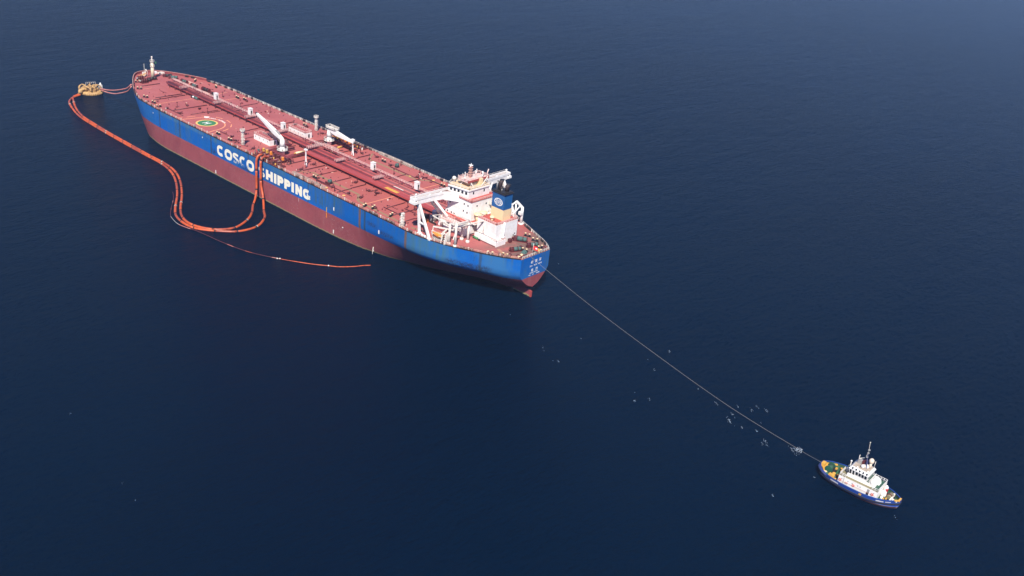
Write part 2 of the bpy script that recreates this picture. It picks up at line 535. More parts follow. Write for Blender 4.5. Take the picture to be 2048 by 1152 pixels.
def make_deck():
    mb = MB(M_DECK)
    pts = DECK[:-1]
    k = len(mb.v)
    for x, y in pts:
        c = yc(x); mb.v.append((x, y+c, D+.02)); mb.v.append((x, c, D+.02)); mb.v.append((x, -y+c, D+.02))
    for i in range(len(pts)-1):
        a = k+3*i
        mb.face((a+1, a+4, a+3, a)[::1]); mb.face((a+2, a+5, a+4, a+1))
    n = len(pts)-1
    t = mb.add([(336.4, -2.6, D+.02)]); a = k+3*n
    mb.face((a+1, t, a)); mb.face((a+2, t, a+1))
    return mb.build('main_deck', ship)
make_deck()
# gunwale coaming with rail: dark outer lip, pale orange inner rail
def edge_pts(x0, x1, side, inset=.25, step=4.):
    o = []; x = x0
    while x <= x1+.01:
        b0 = deck_b(x); dx = (deck_b(min(x+.5, 336.3))-deck_b(max(x-.5, 0)))
        o.append(Vector((x-(0 if abs(dx) < .3 else inset*.4), side*max(0, b0-inset)+yc(x), D+.02))); x += step
    return o
ORAIL = paint('weathered_rail_paint', (.60, .24, .17), (.62, .45, .36), .9, .5, .6)
for side in (1, -1):
    mb = MB(BLACK)
    ep = edge_pts(0.3, 335, side, .12, 3.)
    for a, b in zip(ep, ep[1:]): mb.beam(a+Vector((0, 0, .15)), b+Vector((0, 0, .15)), .28, .36)
    mb.build('gunwale', ship)
    for ra, rb_ in (((1.5, 150), (174, 303)) if side > 0 else ((1.5, 303),)):
      mb = MB(ORAIL if side > 0 else WHITE2)
      ep = edge_pts(ra, rb_, side, .7, 2.6)
      for i, (a, b) in enumerate(zip(ep, ep[1:])):
        mb.beam(a, a+Vector((0, 0, 1.15)), .16)
        mb.beam(a+Vector((0, 0, 1.15)), b+Vector((0, 0, 1.15)), .13)
        mb.beam(a+Vector((0, 0, .6)), b+Vector((0, 0, .6)), .1)
      mb.build('deck_railing', ship)
    # paler heavier stanchions that stand out along the edge
    mb = MB(WHITE2)
    x = 8
    while x < 300:
        b0 = deck_b(x)-.8
        mb.cbox((x, side*b0+yc(x), D+.02), (.42, .35, 1.35)); x += random.choice((5.2, 7.8, 5.2, 10.4))
    mb.build('stanchion', ship)['kind'] = 'stuff'
# bow bulwark
mb = MB(paint('bulwark_dark_red', (.17, .03, .035), (.28, .08, .07), .6, .5, .6), ORAIL)
ring = [(x, b) for x, b in DECK if x >= 303]
full = [(x, b) for x, b in ring]+[(x, -b) for x, b in ring[-2::-1]]
for (x0, y0), (x1, y1) in zip(full, full[1:]):
    a = Vector((x0-.15, y0*.99+yc(x0), D)); b = Vector((x1-.15, y1*.99+yc(x1), D))
    mb.cur = 0
    mb.beam(a+Vector((0, 0, .75)), b+Vector((0, 0, .75)), .18, 1.5)
    mb.cur = 1
    mb.beam(a+Vector((0, 0, 1.56)), b+Vector((0, 0, 1.56)), .28, .1)
mb.build('bow_bulwark', ship)
# stern name plate rail is whitish
mb = MB(WHITE2)
railing(mb, [(.4, -9.0, D), (.4, 9.0, D)], 1.1, 1.6, .16)
mb.build('stern_railing', ship)

# ---------- hull lettering (custom bold shapes)
def arc(cx, cy, rx, ry, a0, a1, n=9, p=2.6):
    o = []
    for i in range(n+1):
        a = R(a0+(a1-a0)*i/n); c, s_ = math.cos(a), math.sin(a)
        o.append((cx+rx*math.copysign(abs(c)**(2/p), c), cy+ry*math.copysign(abs(s_)**(2/p), s_)))
    return o
def ribbon(path, w, closed=False):
    pts = [Vector((p[0], p[1])) for p in path]; n = len(pts); L = []; Rr = []
    for i in range(n):
        if closed: a, b = pts[i-1], pts[(i+1) % n]
        else: a, b = pts[max(i-1, 0)], pts[min(i+1, n-1)]
        d1 = (pts[i]-a).normalized() if (pts[i]-a).length > 1e-6 else (b-pts[i]).normalized()
        d2 = (b-pts[i]).normalized() if (b-pts[i]).length > 1e-6 else d1
        t = (d1+d2).normalized(); nrm = Vector((-t.y, t.x))
        k = 1/max(.6, nrm.dot(Vector((-d1.y, d1.x))))
        L.append(pts[i]+nrm*w/2*k); Rr.append(pts[i]-nrm*w/2*k)
    q = []
    for i in range(n if closed else n-1):
        j = (i+1) % n
        q.append((L[i], L[j], Rr[j], Rr[i]))
    return q
def glyph(ch, W, H, w):
    h = w/2
    if ch == 'C':
        return [(arc(W*.5, H/2, W*.5-h, H/2-h, 52, 308, 16), w, False)]
    if ch == 'O':
        return [(arc(W*.5, H/2, W*.5-h, H/2-h, 0, 360, 24)[:-1], w, True)]
    if ch == 'S':
        a = arc(W*.5, H*.72, W*.5-h, H*.28-h, 25, 270, 10); b = arc(W*.5, H*.28, W*.5-h, H*.28-h, 90, -155, 10)
        a[-1] = (W*.48, H*.5); b[0] = (W*.52, H*.5)
        return [(a+b, w*.92, False)]
    if ch == 'H':
        return [([(h, 0), (h, H)], w, False), ([(W-h, 0), (W-h, H)], w, False), ([(w, H/2), (W-w, H/2)], w*.9, False)]
    if ch == 'I': return [([(W/2, 0), (W/2, H)], w, False)]
    if ch == 'P':
        return [([(h, 0), (h, H)], w, False), ([(w, H-w*.42)]+arc(W*.5, H*.66, W*.5-w*.42, H*.34-w*.42, 80, -80, 8)+[(w, H*.32+w*.42)], w*.84, False)]
    if ch == 'N':
        return [([(h, 0), (h, H)], w, False), ([(W-h, 0), (W-h, H)], w, False), ([(w*.5, H-w*.2), (W-w*.5, w*.2)], w*.95, False)]
    if ch == 'G':
        return [(arc(W*.5, H/2, W*.5-h, H/2-h, 50, 318, 16), w, False), ([(W-h, H*.47), (W-h, H*.10)], w, False), ([(W*.55, H*.47-.0), (W-w, H*.47)], w*.8, False)]
Z0L, HL = 12.35, 5.25
for ch, xa, xb, wd in (('C', 203.0, 196.3, 1.7), ('O', 195.8, 188.8, 1.75), ('S', 188.3, 182.4, 1.5), ('C', 182.0, 176.2, 1.6), ('O', 175.7, 168.9, 1.75),
                       ('S', 164.9, 159.6, 1.6), ('H', 158.5, 152.6, 2.0), ('I', 151.7, 149.5, 2.1), ('P', 148.7, 143.6, 2.0), ('P', 142.9, 137.8, 2.0),
                       ('I', 137.0, 134.9, 2.1), ('N', 133.7, 128.3, 1.9), ('G', 127.6, 121.8, 1.75)):
    mb = MB(LETTER); W = xa-xb; HL = 5.9 if xa > 167 else 5.3
    for k, (path, w, cl) in enumerate(glyph(ch, W, HL, wd)):
        for q in ribbon(path, w, cl):
            mb.quad(*[(xa-p.x, 30.03+.012*k, Z0L+p.y) for p in q][::-1])
    mb.build('letter', ship)
# small white hull marks
def mark(x, z, w, h, mat=WHITE):
    MB(mat).box(x-w/2, x+w/2, 30.0, 30.03, z, z+h).build('hull_mark', ship)
mb = MB(WHITE)
mark(103.3, 1.6, .7, 1.9); mark(70.4, 13.2, .8, 1.8); mark(205, 0.9, .7, 1.8); mark(103.4, 13.6, .7, 1.7)
mark(108.9, 10.9, .5, 2.6, YEL); mark(108.9, 8.0, .5, 2.5, ORANGE); mark(96.4, 6.9, .8, .5); mark(131, 9, .1, 2); mark(217, 17.7, .6, .6); mark(268, 17.8, .5, .6)
mark(50, 18.2, 2.2, .35)

def text_mesh(name, body, size, mat, parent, matrix, align='CENTER'):
    cu = bpy.data.curves.new(name, 'FONT'); cu.body = body; cu.size = size; cu.align_x = align
    cu.extrude = .01; cu.offset = size*.012
    o = bpy.data.objects.new(name, cu)
    col.objects.link(o)
    dg = bpy.context.evaluated_depsgraph_get()
    me = bpy.data.meshes.new_from_object(o.evaluated_get(dg))
    bpy.data.objects.remove(o)
    me.materials.clear(); me.materials.append(mat)
    m = bpy.data.objects.new(name, me); col.objects.link(m); m.parent = parent; m.matrix_local = matrix
    return m
# stern writing, read from aft: text x runs towards starboard (-y)
SB = Matrix(((0, 0, -1, -.03), (-1, 0, 0, 0), (0, 1, 0, 0), (0, 0, 0, 1)))
for words, size, z, y, gap in ((('\u65b0', '\u6f64', '\u6d0b'), 1.6, 17.5, -.3, 2.7), (('XIN', 'RUN', 'YANG'), 1.0, 15.9, -.1, 3.0), (('\u9999', '\u6e2f'), 1.5, 13.5, .3, 3.0), (('HONG', 'KONG'), .85, 12.5, .6, 2.9), (('IMO', 'NO.', '9783382'), .7, 11.6, .9, 2.3)):
    for k, w_ in enumerate(words):
        text_mesh('stern_name', w_, size, WHITE, ship, Matrix.Translation((0, y-(k-(len(words)-1)/2)*gap-(.9 if len(w_) > 5 else 0), z)) @ SB)

# ---------- deck paint marks
def flat(pts_quads, mat, name, z=D+.035):
    mb = MB(mat)
    for q in pts_quads: mb.quad(*[(p[0], p[1], z) for p in q][::-1])
    return mb.build(name, ship)
def ring_q(c, r0, r1, a0, a1, n):
    q = []
    for i in range(n):
        a, b = R(a0+(a1-a0)*i/n), R(a0+(a1-a0)*(i+1)/n)
        q.append([(c[0]+r*math.cos(t), c[1]+r*math.sin(t)) for r, t in ((r1, a), (r1, b), (r0, b), (r0, a))])
    return q
HC = (228.9, 19.6)
mb = MB(GREEN); mb.lathe((HC[0], HC[1], D), [(5.1, .03), (5.1, .05)], 40); mb.build('winch_circle', ship)
flat([q[::-1] for q in ring_q(HC, 5.05, 6.0, 0, 360, 40)], YLINE, 'winch_circle_ring', D+.06)
# H
flat([((HC[0]-1.5, HC[1]-2.2), (HC[0]-.8, HC[1]-2.2), (HC[0]-.8, HC[1]+2.2), (HC[0]-1.5, HC[1]+2.2)),
      ((HC[0]+.8, HC[1]-2.2), (HC[0]+1.5, HC[1]-2.2), (HC[0]+1.5, HC[1]+2.2), (HC[0]+.8, HC[1]+2.2)),
      ((HC[0]-.8, HC[1]-.35), (HC[0]+.8, HC[1]-.35), (HC[0]+.8, HC[1]+.35), (HC[0]-.8, HC[1]+.35))], WHITE, 'winch_letter', D+.08)
C2 = (228.0, 23.0)
def dline(r, xoff, dash, name, z, w=.6):
    qs = []
    path = [(C2[0]+r+xoff, 29.3)]
    path += [(C2[0]+r*math.cos(R(-a)), C2[1]+r*math.sin(R(-a))) for a in range(0, 181, 6)]
    path += [(C2[0]-r-xoff, 29.3)]
    rb = []
    fine = []
    for a, b in zip(path, path[1:]):
        L = math.dist(a, b); n = max(1, int(L/1.25))
        for i in range(n): fine.append((a[0]+(b[0]-a[0])*i/n, a[1]+(b[1]-a[1])*i/n))
    fine.append(path[-1])
    rb = ribbon(fine, w)
    if dash:
        for i in range(0, len(rb), 5): flat([[tuple(p) for p in q] for q in rb[i:i+3]], OLINE, name, z)
        return
    qs = [[tuple(p) for p in q] for q in rb]
    return flat(qs, OLINE if not dash else OLINE, name, z)
dline(12.2, 1.6, False, 'winch_area_line', D+.045); dline(15.6, 1.6, True, 'winch_area_dash', D+.045, .5)
for a0, ch in zip((0, 7, 11, 18, 25, 40, 47, 54, 61), 'WINCHONLY'):
    ang = -150+a0+62
    th = R(ang-16)
    x, y = C2[0]+13.2*math.cos(th), C2[1]+13.2*math.sin(th)
    text_mesh('winch_letter', ch, 2.0, WHITE, ship, Matrix.Translation((x, y, D+.05)) @ Matrix.Rotation(th+math.pi*.5, 4, 'Z'))
flat([q[::-1] for q in ring_q(C2, 12.9, 15.0, -47, -36, 4)], WHITE, 'winch_sector', D+.05)
# orange transverse lines
for x, y0, y1 in ((273.4, 1.5, 26), (87.2, 3.5, 28.6), (87.2, -28.6, -8), (275, -24, -10), (262, -28, -12), (304, 10, 16), (12.5, 14, 18.4)):
    flat([((x-.18, y0), (x+.18, y0), (x+.18, y1), (x-.18, y1))], OLINE, 'deck_line')
# faded green walkways beside the manifold, port and starboard
for s_ in (1, -1):
    for (a, b, w) in (((134.8, 18.6), (98.5, 18.9), 1.5), ((98.4, 18.9), (92.2, 24.6), 1.5), ((92.1, 24.7), (62, 25.2), 1.4), ((141, 26.5), (135, 18.8), 1.0), ((54.0, 25.4), (47, 23.4), 1.5)):
        q = ribbon([(a[0], a[1]*s_), (b[0], b[1]*s_)], w)
        flat([[tuple(p) for p in t] for t in q], WALKWAY, 'walkway', D+.04)
# pale worn patch lines at stern
flat([[tuple(p) for p in t] for t in ribbon([(14, 9.8), (10, 11.5), (3, 10.8)], 1.5)], paint('worn_buff_patch', (.42, .22, .12), (.30, .13, .09), .8, .6, .7), 'worn_patch', D+.037)

# ---------- central pipe rack and catwalk
for i, (y, r, z, xa, xb) in enumerate(((-.2, .42, 23.0, 50, 304), (-1.3, .42, 23.0, 50, 306), (-2.4, .42, 23.1, 50, 306), (-3.4, .3, 23.1, 50, 306),
                                       (1.0, .42, 23.0, 50, 170), (2.1, .42, 23.0, 50, 160), (3.0, .3, 23.1, 50, 158))):
    mb = MB(PIPE if i % 3 else PIPE2)
    mb.cyl((xa, y, z), (xb, y, z), r, n=8)
    x = xa+6
    while x < xb-3:
        mb.cyl((x, y, z), (x+.3, y, z), r*1.45, n=8); x += 12.5
    mb.build('cargo_pipe', ship)
mb = MB(PIPE2)      # broad cable and pipe duct aft of the manifold
mb.box(56, 156.5, 3.9, 7.1, 23.1, 23.5)
mb.box(56, 156.5, 7.1, 7.3, 22.9, 23.75)
mb.build('pipe_duct', ship)
mb = MB(YEL, WHITE2); mb.box(85, 94, 4.6, 6.6, 23.5, 23.6); mb.m(WHITE2).box(86, 93, 1.0, 1.5, 23.5, 23.6); mb.build('duct_grating', ship)
for x in np.arange(52, 305, 6.2):
    mb = MB(DARKRED)
    x = float(x); y1 = 7 if x < 156 else .6
    mb.beam((x, -4.6, 22.45), (x, y1, 22.45), .3)
    for y in (-4.4, -.8, y1-.2): mb.beam((x, y, D), (x, y, 22.4), .3)
    mb.build('pipe_support', ship)
mb = MB(PIPE, WHITE2)
mb.box(52, 306, -5.6, -4.3, 23.9, 24.05)
mb.build('catwalk', ship)
RAILW = paint('pinkish_white_rail', (.72, .52, .46), (.6, .3, .26), .8, .3, .6)
mb = MB(RAILW)
railing(mb, [(52, -5.6, 24.05), (306, -5.6, 24.05)], 1.1, 2.4, .17)
railing(mb, [(52, -4.3, 24.05), (306, -4.3, 24.05)], 1.1, 4.8, .12, mid=False)
mb.build('catwalk_railing', ship)
# white foam-monitor cabins along the catwalk
cab = None
for x in (257.5, 222.8, 191.8, 115.8, 83.0):
    if cab is None:
        mb = MB(WHITE); mb.box(-1.1, 1.1, -.9, .9, 0, 3.6); mb.box(-1.25, 1.25, -1.05, 1.05, 3.6, 3.75)
        cab = mb.build('foam_cabin', ship, (x, -4.9, 24.05))
        mb = MB(BLACK); mb.box(-1.16, -1.1, -.4, .4, .2, 2.6); mb.build('door', cab)
    else: copy_part(cab, ship, (x, -4.9, 24.05))
# crossing stairs/platforms over the pipes
plat = None
for x in (286, 250, 218.5, 188, 134.5, 104.5):
    if plat is None:
        mb = MB(RAILW, PIPE)
        mb.m(PIPE).box(-.8, .8, -4.6, 1.4, 3.1, 3.22)
        mb.m(RAILW); railing(mb, [(-.8, -4.6, 3.2), (-.8, 1.4, 3.2)], 1.0, 1.0, .13); railing(mb, [(.8, -4.6, 3.2), (.8, 1.4, 3.2)], 1.0, 1.0, .13)
        plat = mb.build('crossing_platform', ship, (x, 0, D))
    else: copy_part(plat, ship, (x, 0 if x > 160 else 3, D))
# transverse bridge at the manifold
mb = MB(RAILW, PIPE); mb.m(PIPE).box(146, 158, -6.8, -5.9, 24.3, 24.45); mb.m(RAILW)
railing(mb, [(146, -6.8, 24.45), (158, -6.8, 24.45)], 1.2, 1.2, .2); railing(mb, [(157.5, -6, 24.45), (157.5, 4, 24.45)], 1.2, 1.2, .2); railing(mb, [(158.8, -6, 24.45), (158.8, 4, 24.45)], 1.2, 1.2, .14)
mb.m(PIPE).box(157.4, 158.9, -6, 4, 24.3, 24.44); mb.m(RAILW)
mb.build('manifold_bridge', ship)

# ---------- transverse pipes with valves on deck
rnd = random.Random(3)
def deck_pipe(x, y0, y1, r=.16, z=D+.35, bend=0):
    mb = MB(DARKRED)
    pts = [(x, y0, z)]
    if bend: pts += [(x, (y0+y1)/2, z), (x+bend*.3, (y0+y1)/2+.6*(1 if y1 > y0 else -1), z)]
    pts += [(x+bend*.3, y1, z)]
    mb.tube(pts, r, 6)
    n = max(2, int(abs(y1-y0)/4))
    for i in range(n+1):
        y = y0+(y1-y0)*i/n; mb.box(x-.15+(bend*.3 if i > n/2 else 0), x+.15+(bend*.3 if i > n/2 else 0), y-.12, y+.12, D, z)
    mb.build('deck_pipe', ship)
for x in (309.5, 284, 281, 257.5, 246, 240, 206.5, 196, 172, 150.5, 139, 129.5, 118, 106.5, 97.5, 77.5, 68.5, 60):
    for s_ in (1, -1):
        if 212 < x < 243 and s_ > 0:
            if x == 240: deck_pipe(x+4, 1.5, 9, .15)
            continue
        y0 = 1.5 if s_ > 0 else -6
        if x < 156 and s_ > 0: y0 = 7.6
        y1 = s_*rnd.choice((19, 23, 26, 12))
        if x > 300: y1 = s_*14
        if abs(y1-y0) > 2: deck_pipe(x, y0, y1, rnd.choice((.14, .17, .2)), bend=rnd.choice((0, 0, 1.5, -1.5)))
for (x0, x1, y) in ((128, 98, 23.5), (60, 100, -24), (120, 100, -20), (62, 72, 13), (184, 196, 24), (204, 212, 22), (246, 262, 24), (112, 124, 24.4), (64, 79, 20)):
    mb = MB(DARKRED); mb.tube([(x0, y, D+.4), (x1, y, D+.4)], .15, 6); mb.build('deck_pipe', ship)
# tank hatches and valves
hatch = None
def mk_hatch():
    mb = MB(DARKRED, PIPE)
    mb.lathe((0, 0, 0), [(.7, 0), (.7, .6), (.85, .62), (.85, .75), (.3, .85)], 12)
    mb.beam((-.9, .5, .5), (.9, .5, .9), .18); mb.cyl((1.3, 0, 0), (1.3, 0, 1.3), .16, n=6); mb.lathe((1.3, 0, 1.3), [(.4, 0), (.4, .12)], 8)
    mb.cyl((-1.4, .6, 0), (-1.4, .6, .9), .22, n=6)
    return mb.build('tank_hatch', ship)
def put_hatch(x, y, rz):
    global hatch
    if hatch is None: hatch = mk_hatch(); hatch.location = (x, y, D)
    else: copy_part(hatch, ship, (x, y, D), rz)
for x in (262, 253, 201, 196, 180, 142, 133, 122, 111, 101, 93, 80, 70, 61):
    for s_ in (1, -1):
        for y in (11, 22.5):
            if rnd.random() < .62 and not (s_ > 0 and 212 < x < 243): put_hatch(x+rnd.uniform(-2, 2), s_*(y+rnd.uniform(-2, 2)), rnd.uniform(0, 6))
# upright vents (P/V posts)
vent = None
for x, y in ((244, 9.5), (243, -12), (228, -22), (141.5, 17.8), (134, -18), (92.6, 13), (110, -14), (72, 11), (70, -24), (205, 12), (201, -19), (262, 18), (268, -16)):
    if vent is None:
        mb = MB(DARKRED); mb.cyl((0, 0, 0), (0, 0, 2.9), .16, n=6); mb.lathe((0, 0, 2.9), [(.38, 0), (.38, .4), (.1, .5)], 8); mb.box(-.9, .1, -.15, .15, 0, .6)
        vent = mb.build('vent_post', ship, (x, y, D))
    else: copy_part(vent, ship, (x, y, D), rnd.uniform(0, 6))
SPK = [MB(m_) for m_ in (DARKRED, BLACK, WHITE2, PIPE, ORAIL)]
for k in range(330):
    x = rnd.uniform(50, 300); s_ = rnd.choice((1, -1)); y = s_*rnd.uniform(7.8 if s_ > 0 else 6.5, deck_b(x)-1.5)
    if s_ > 0 and 213 < x < 243: continue
    q = SPK[rnd.choice((0, 0, 0, 0, 1, 1, 2, 3, 3, 4))]; w_ = rnd.uniform(.25, .75)
    if rnd.random() < .5: q.cbox((x, y, D), (w_, w_*rnd.uniform(.5, 1.8), rnd.uniform(.15, .7)), rnd.uniform(0, 3))
    else: q.cyl((x, y, D), (x, y, D+rnd.uniform(.3, 1.2)), w_*.35, n=6)
for q in SPK: q.build('deck_fitting', ship)['kind'] = 'stuff'
# gunwale side machinery: small dark fairlead rollers and chocks
chock = None
for s_ in (1, -1):
    for x in (316, 312, 300, 296, 291, 284, 278, 271, 262, 256, 226, 205, 187, 176, 146, 133, 121, 90, 77.5, 75.5, 73.5, 66, 64, 62, 50, 24, 22, 20, 8, 5):
        b0 = deck_b(x)-.9+s_*yc(x)
        ang = math.atan2(-(deck_b(x+1)-deck_b(x-1)), 2)*s_*-1
        if chock is None:
            mb = MB(BLACK, DARKRED); mb.box(-1.1, 1.1, -.4, .4, 0, .35)
            for k in (-.8, 0, .8): mb.cyl((k, 0, .3), (k, 0, 1.1), .3, n=8)
            mb.m(DARKRED).box(-1.3, 1.3, -.15, .15, 1.1, 1.25)
            chock = mb.build('fairlead', ship, (x, s_*b0, D)); chock.rotation_euler.z = ang
        else: copy_part(chock, ship, (x, s_*b0, D), ang)
# bollards
BTOP = paint('pale_yellow_cap', (.80, .60, .34), (.7, .5, .3), .5, 1, .6)
boll = None
for x, y, rz in ((318.7, 11.1, 1.2), (304.9, 17.6, .9), (287.8, 23.2, .6), (275.8, 24.9, .2), (267.6, 26.6, 1.6), (305.3, -20.6, -.8), (287.7, -24.2, -.4), (262, -22.5, 0), (256.5, -24, 0),
                 (197.3, 25.5, .1), (198, -24.5, 0), (127.8, 22.7, 0), (127.8, -22.7, 0), (84.9, 26.6, -1.2), (80.9, 24.6, -1.2), (69.2, 23.8, -1.2), (84, -24, 0), (12.3, 16.9, .5),
                 (7, 12.9, .3), (3.4, -6.4, 1.4), (10.3, -10.8, .4), (16, -12, .3), (5.5, 1.8, .2), (209, 25.2, 0)):
    if boll is None:
        mb = MB(BLACK, BTOP); mb.box(-1.7, 1.7, -.55, .55, 0, .25)
        for k in (-1, 1):
            mb.m(BLACK).cyl((k, 0, .2), (k, 0, 1.35), .44, n=10); mb.m(BTOP).lathe((k, 0, 1.35), [(.5, 0), (.5, .12), (.2, .2)], 10)
        boll = mb.build('bollard', ship, (x, y, D)); boll.rotation_euler.z = rz
    else: copy_part(boll, ship, (x, y, D), rz)
# mooring winches: (x, y, rz)
def winch(x, y, rz, drum, proto={}):
    if drum not in proto:
        base = MB(DARKRED); base.box(-3.4, 3.4, -1.1, 1.1, 0, .35)
        for k in (-3.1, -1.2, 1.4, 3.0): base.cyl((k, 0, 1.3), (k+.18, 0, 1.3), 1.25, n=14)
        base.box(1.7, 2.9, -1.2, 1.0, .3, 2.0); base.cyl((3.2, 0, 1.3), (4.0, 0, 1.3), .45, n=10)
        o = base.build('mooring_winch', ship)
        mb = MB(TEAL if drum else BLACK)
        mb.cyl((-2.9, 0, 1.3), (-1.22, 0, 1.3), .98, n=14); mb.cyl((-1.0, 0, 1.3), (1.38, 0, 1.3), 1.02, n=14)
        mb.build('rope_drum', o)
        proto[drum] = o; o.location = (x, y, D); o.rotation_euler.z = rz
    else: copy_part(proto[drum], ship, (x, y, D), rz, (.85, .85, .85))
for w_ in ((14.1, -4.9, .55, 1), (6.7, -5.0, 1.2, 1), (8.0, 5.0, 1.2, 1), (305.3, -12.9, .1, 1), (294.1, -12.9, .1, 1), (282.6, -13.9, .1, 0), (316.5, -12, .9, 1), (321.5, -11, .9, 0),
           (317.5, 5.8, 1.5, 0), (319.5, .8, 1.45, 0), (57, -13, 0, 1), (60, 12, .1, 0), (272.5, -13, 0, 0)): winch(*w_)
# windlass and anchor chain stoppers near the foremast
for x, y in ((322.2, 6.8), (316, 8.2)):
    mb = MB(DARKRED, GREY); mb.box(-1.6, 1.6, -2.2, 2.2, 0, .5)
    for k in (-1.6, -.2, 1.2): mb.cyl((0, k, 1.5), (0, k+.6, 1.5), 1.3, n=12)
    mb.box(.6, 1.6, -.8, .8, .5, 2.3); mb.m(GREY).cyl((0, 2, 1.5), (0, 3, 1.5), .5, n=8)
    mb.build('windlass', ship, (x, y, D))
# buff machinery foundations on the starboard foredeck
CR2 = paint('pale_salmon_paint', (.62, .36, .28), (.5, .25, .2), .6, .6, .6)
for x0, x1, y0, y1 in ((295, 305.5, -16, -14.6), (283, 288.5, -11, -9.8), (292, 303, -10.8, -9.8), (305.5, 313, -11, -9.8), (276, 281, -12, -11)):
    MB(CR2).box(x0, x1, y0, y1, D+.02, D+.9).build('winch_foundation', ship)
mb = MB(CREAM, ORANGE)
for x, y in ((327.0, 2.2), (328.3, .4), (326, 4.2), (324.5, 6.5)):
    mb = MB(CREAM, YEL); mb.cyl((x, y, D), (x, y, D+1.9), .35, n=8); mb.m(YEL).lathe((x, y, D+1.9), [(.6, 0), (.6, .3)], 8); mb.build('chain_stopper', ship)
MB(WHITE2).box(329.0, 331.5, -13.2, -9.8, D, D+1.0).build('forepeak_locker', ship); MB(WHITE).box(331.5, 333.4, -9.6, -6.4, D, D+1.2).build('forepeak_locker', ship)
# green/white cylinder on deck
mb = MB(GREEN, WHITE, BLACK); mb.m(TEAL).cyl((269, -.0, D+.9), (272.5, 0.2, D+.9), .85, n=12); mb.m(WHITE).cyl((272.6, .2, D+.9), (274.3, .3, D+.9), .6, n=10); mb.m(BLACK).box(274.5, 275.6, -.5, .9, D, D+1.2)
mb.build('air_receiver', ship)
# stencilled stores (dark marks)
mb = MB(DARKRED)
for x, y in ((291, 8.5), (279.5, 8.5), (74, 16), (66, 12)):
    for k in range(5): mb.box(x+k*1.3-.35, x+k*1.3+.3, y-.5+.1*k, y+.3+.1*k, D, D+.12)
mb.build('deck_stencil', ship)['kind'] = 'stuff'

# ---------- foremast
fm = empty('foremast', (322.3, -1.3, D), parent=ship)
mb = MB(paint('cream_mast_paint', (.76, .66, .46), (.66, .52, .34), .6, .5, .5)); mb.cyl((0, 0, 0), (0, 0, 10.6), 1.25, .85, 14); mb.build('mast_pole', fm)
for z in (7.6, 10.6):
    mb = MB(WHITE2)
    mb.lathe((0, 0, z), [(.8, -.1), (1.45, 0), (1.45, .15), (.8, .2)], 12)
    railing(mb, [(1.4*math.cos(a), 1.4*math.sin(a), z+.15) for a in [2*math.pi*i/8 for i in range(8)]], 1., 2, .13, True)
    mb.build('mast_platform', fm)
mb = MB(WHITE2); mb.cyl((0, 0, 10.7), (0, 0, 13.2), .35, .25, 8); mb.ball((0, 0, 13.6), .55, 8); mb.beam((-1.4, 0, 12), (1.4, 0, 12), .2); mb.build('mast_lamp', fm)
MB(GREEN).box(-.4, .4, -2.6, -2.0, 9.2, 10.4).build('navigation_lamp', fm)
mb = MB(WHITE2); mb.cyl((330, 0, D), (330, 0, D+7.8), .13, .08, 6); mb.box(329.6, 330.4, -.8, 1.4, D, D+2.6); mb.build('jackstaff', ship)
mb = MB(WHITE2); mb.tube([(328, -.6, D), (328, -.9, D+3), (328, .1, D+4.8)], .2, 6); mb.tube([(328, .9, D), (328, .4, D+2), (328, .1, D+4.8)], .15, 6); mb.build('bow_davit', ship)

# ---------- davit posts with round heads, port and starboard
hp = None
for x, s_ in ((187.4, 1), (187.4, -1)):
    if hp is None:
        mb = MB(WHITE2); mb.cyl((0, 0, 0), (0, 0, 7.8), .62, .5, 10)
        for k in range(9): mb.box(-.75, .75, -.75, .75, .6+k*.8, .7+k*.8)
        hp = mb.build('vent_mast', ship, (x, 24.2*s_, D))
        mb = MB(WHITE2); mb.lathe((0, 0, 7.6), [(.5, 0), (1.35, .3), (1.35, .45), (.5, .6)], 12); railing(mb, [(1.3*math.cos(a), 1.3*math.sin(a), 8.05) for a in [2*math.pi*i/8 for i in range(8)]], .9, 2, .16, True); mb.build('platform', hp)
    else: copy_part(hp, ship, (x, 24.2*s_, D))
mb = MB(WHITE2, BLACK); mb.cyl((56.5, 28.7, D), (56.5, 28.7, D+6.4), .75, .65, 10)
for k in range(8): mb.box(55.65, 57.35, 27.85, 29.55, D+.5+k*.75, D+.6+k*.75)
mb.m(BLACK).box(56.9, 57.6, 28.2, 29.6, D+5.6, D+6.9); mb.m(WHITE2).box(55.6, 56.8, 28, 29.4, D+6.4, D+7.1)
mb.build('vent_mast', ship)

# ---------- deck houses
def deckhouse(x0, x1, y0, y1, h, doory):
    mb = MB(WHITE, M_DECK); mb.box(x0, x1, y0, y1, D, D+h); mb.m(M_DECK).box(x0+.15, x1-.15, y0+.15, y1-.15, D+h, D+h+.06)
    o = mb.build('deckhouse', ship)
    mb = MB(RAILW); railing(mb, [(x0, y0, D+h), (x1, y0, D+h), (x1, y1, D+h), (x0, y1, D+h)], 1.1, 1.7, .16, True); mb.build('roof_railing', o)
    mb = MB(BLACK); mb.box(x0-.04, x0, doory-.5, doory+.5, D+.2, D+2.4); mb.build('door', o)
    for k in range(4):
        xx = x0+2+(x1-x0-3.5)*k/3
        MB(GREY).box(xx-.35, xx+.35, y1, y1+.04, D+1.6, D+2.3).build('vent_grille', o)
deckhouse(178.8, 193.2, 8.6, 13.2, 2.9, 10.0)
deckhouse(178.8, 193.6, -14.6, -9.9, 3.2, -12.6)
mb = MB(paint('store_clutter', (.10, .05, .05), (.22, .10, .09), .8, 1.5, .7))
for k in range(26):
    x = 176+rnd.random()*18; y = 1.5+rnd.random()*5.5; h = rnd.uniform(.5, 1.8)
    mb.cbox((x, y, D), (rnd.uniform(.6, 2.2), rnd.uniform(.5, 1.6), h), rnd.uniform(0, 3))
mb.build('deck_store', ship)['kind'] = 'stuff'

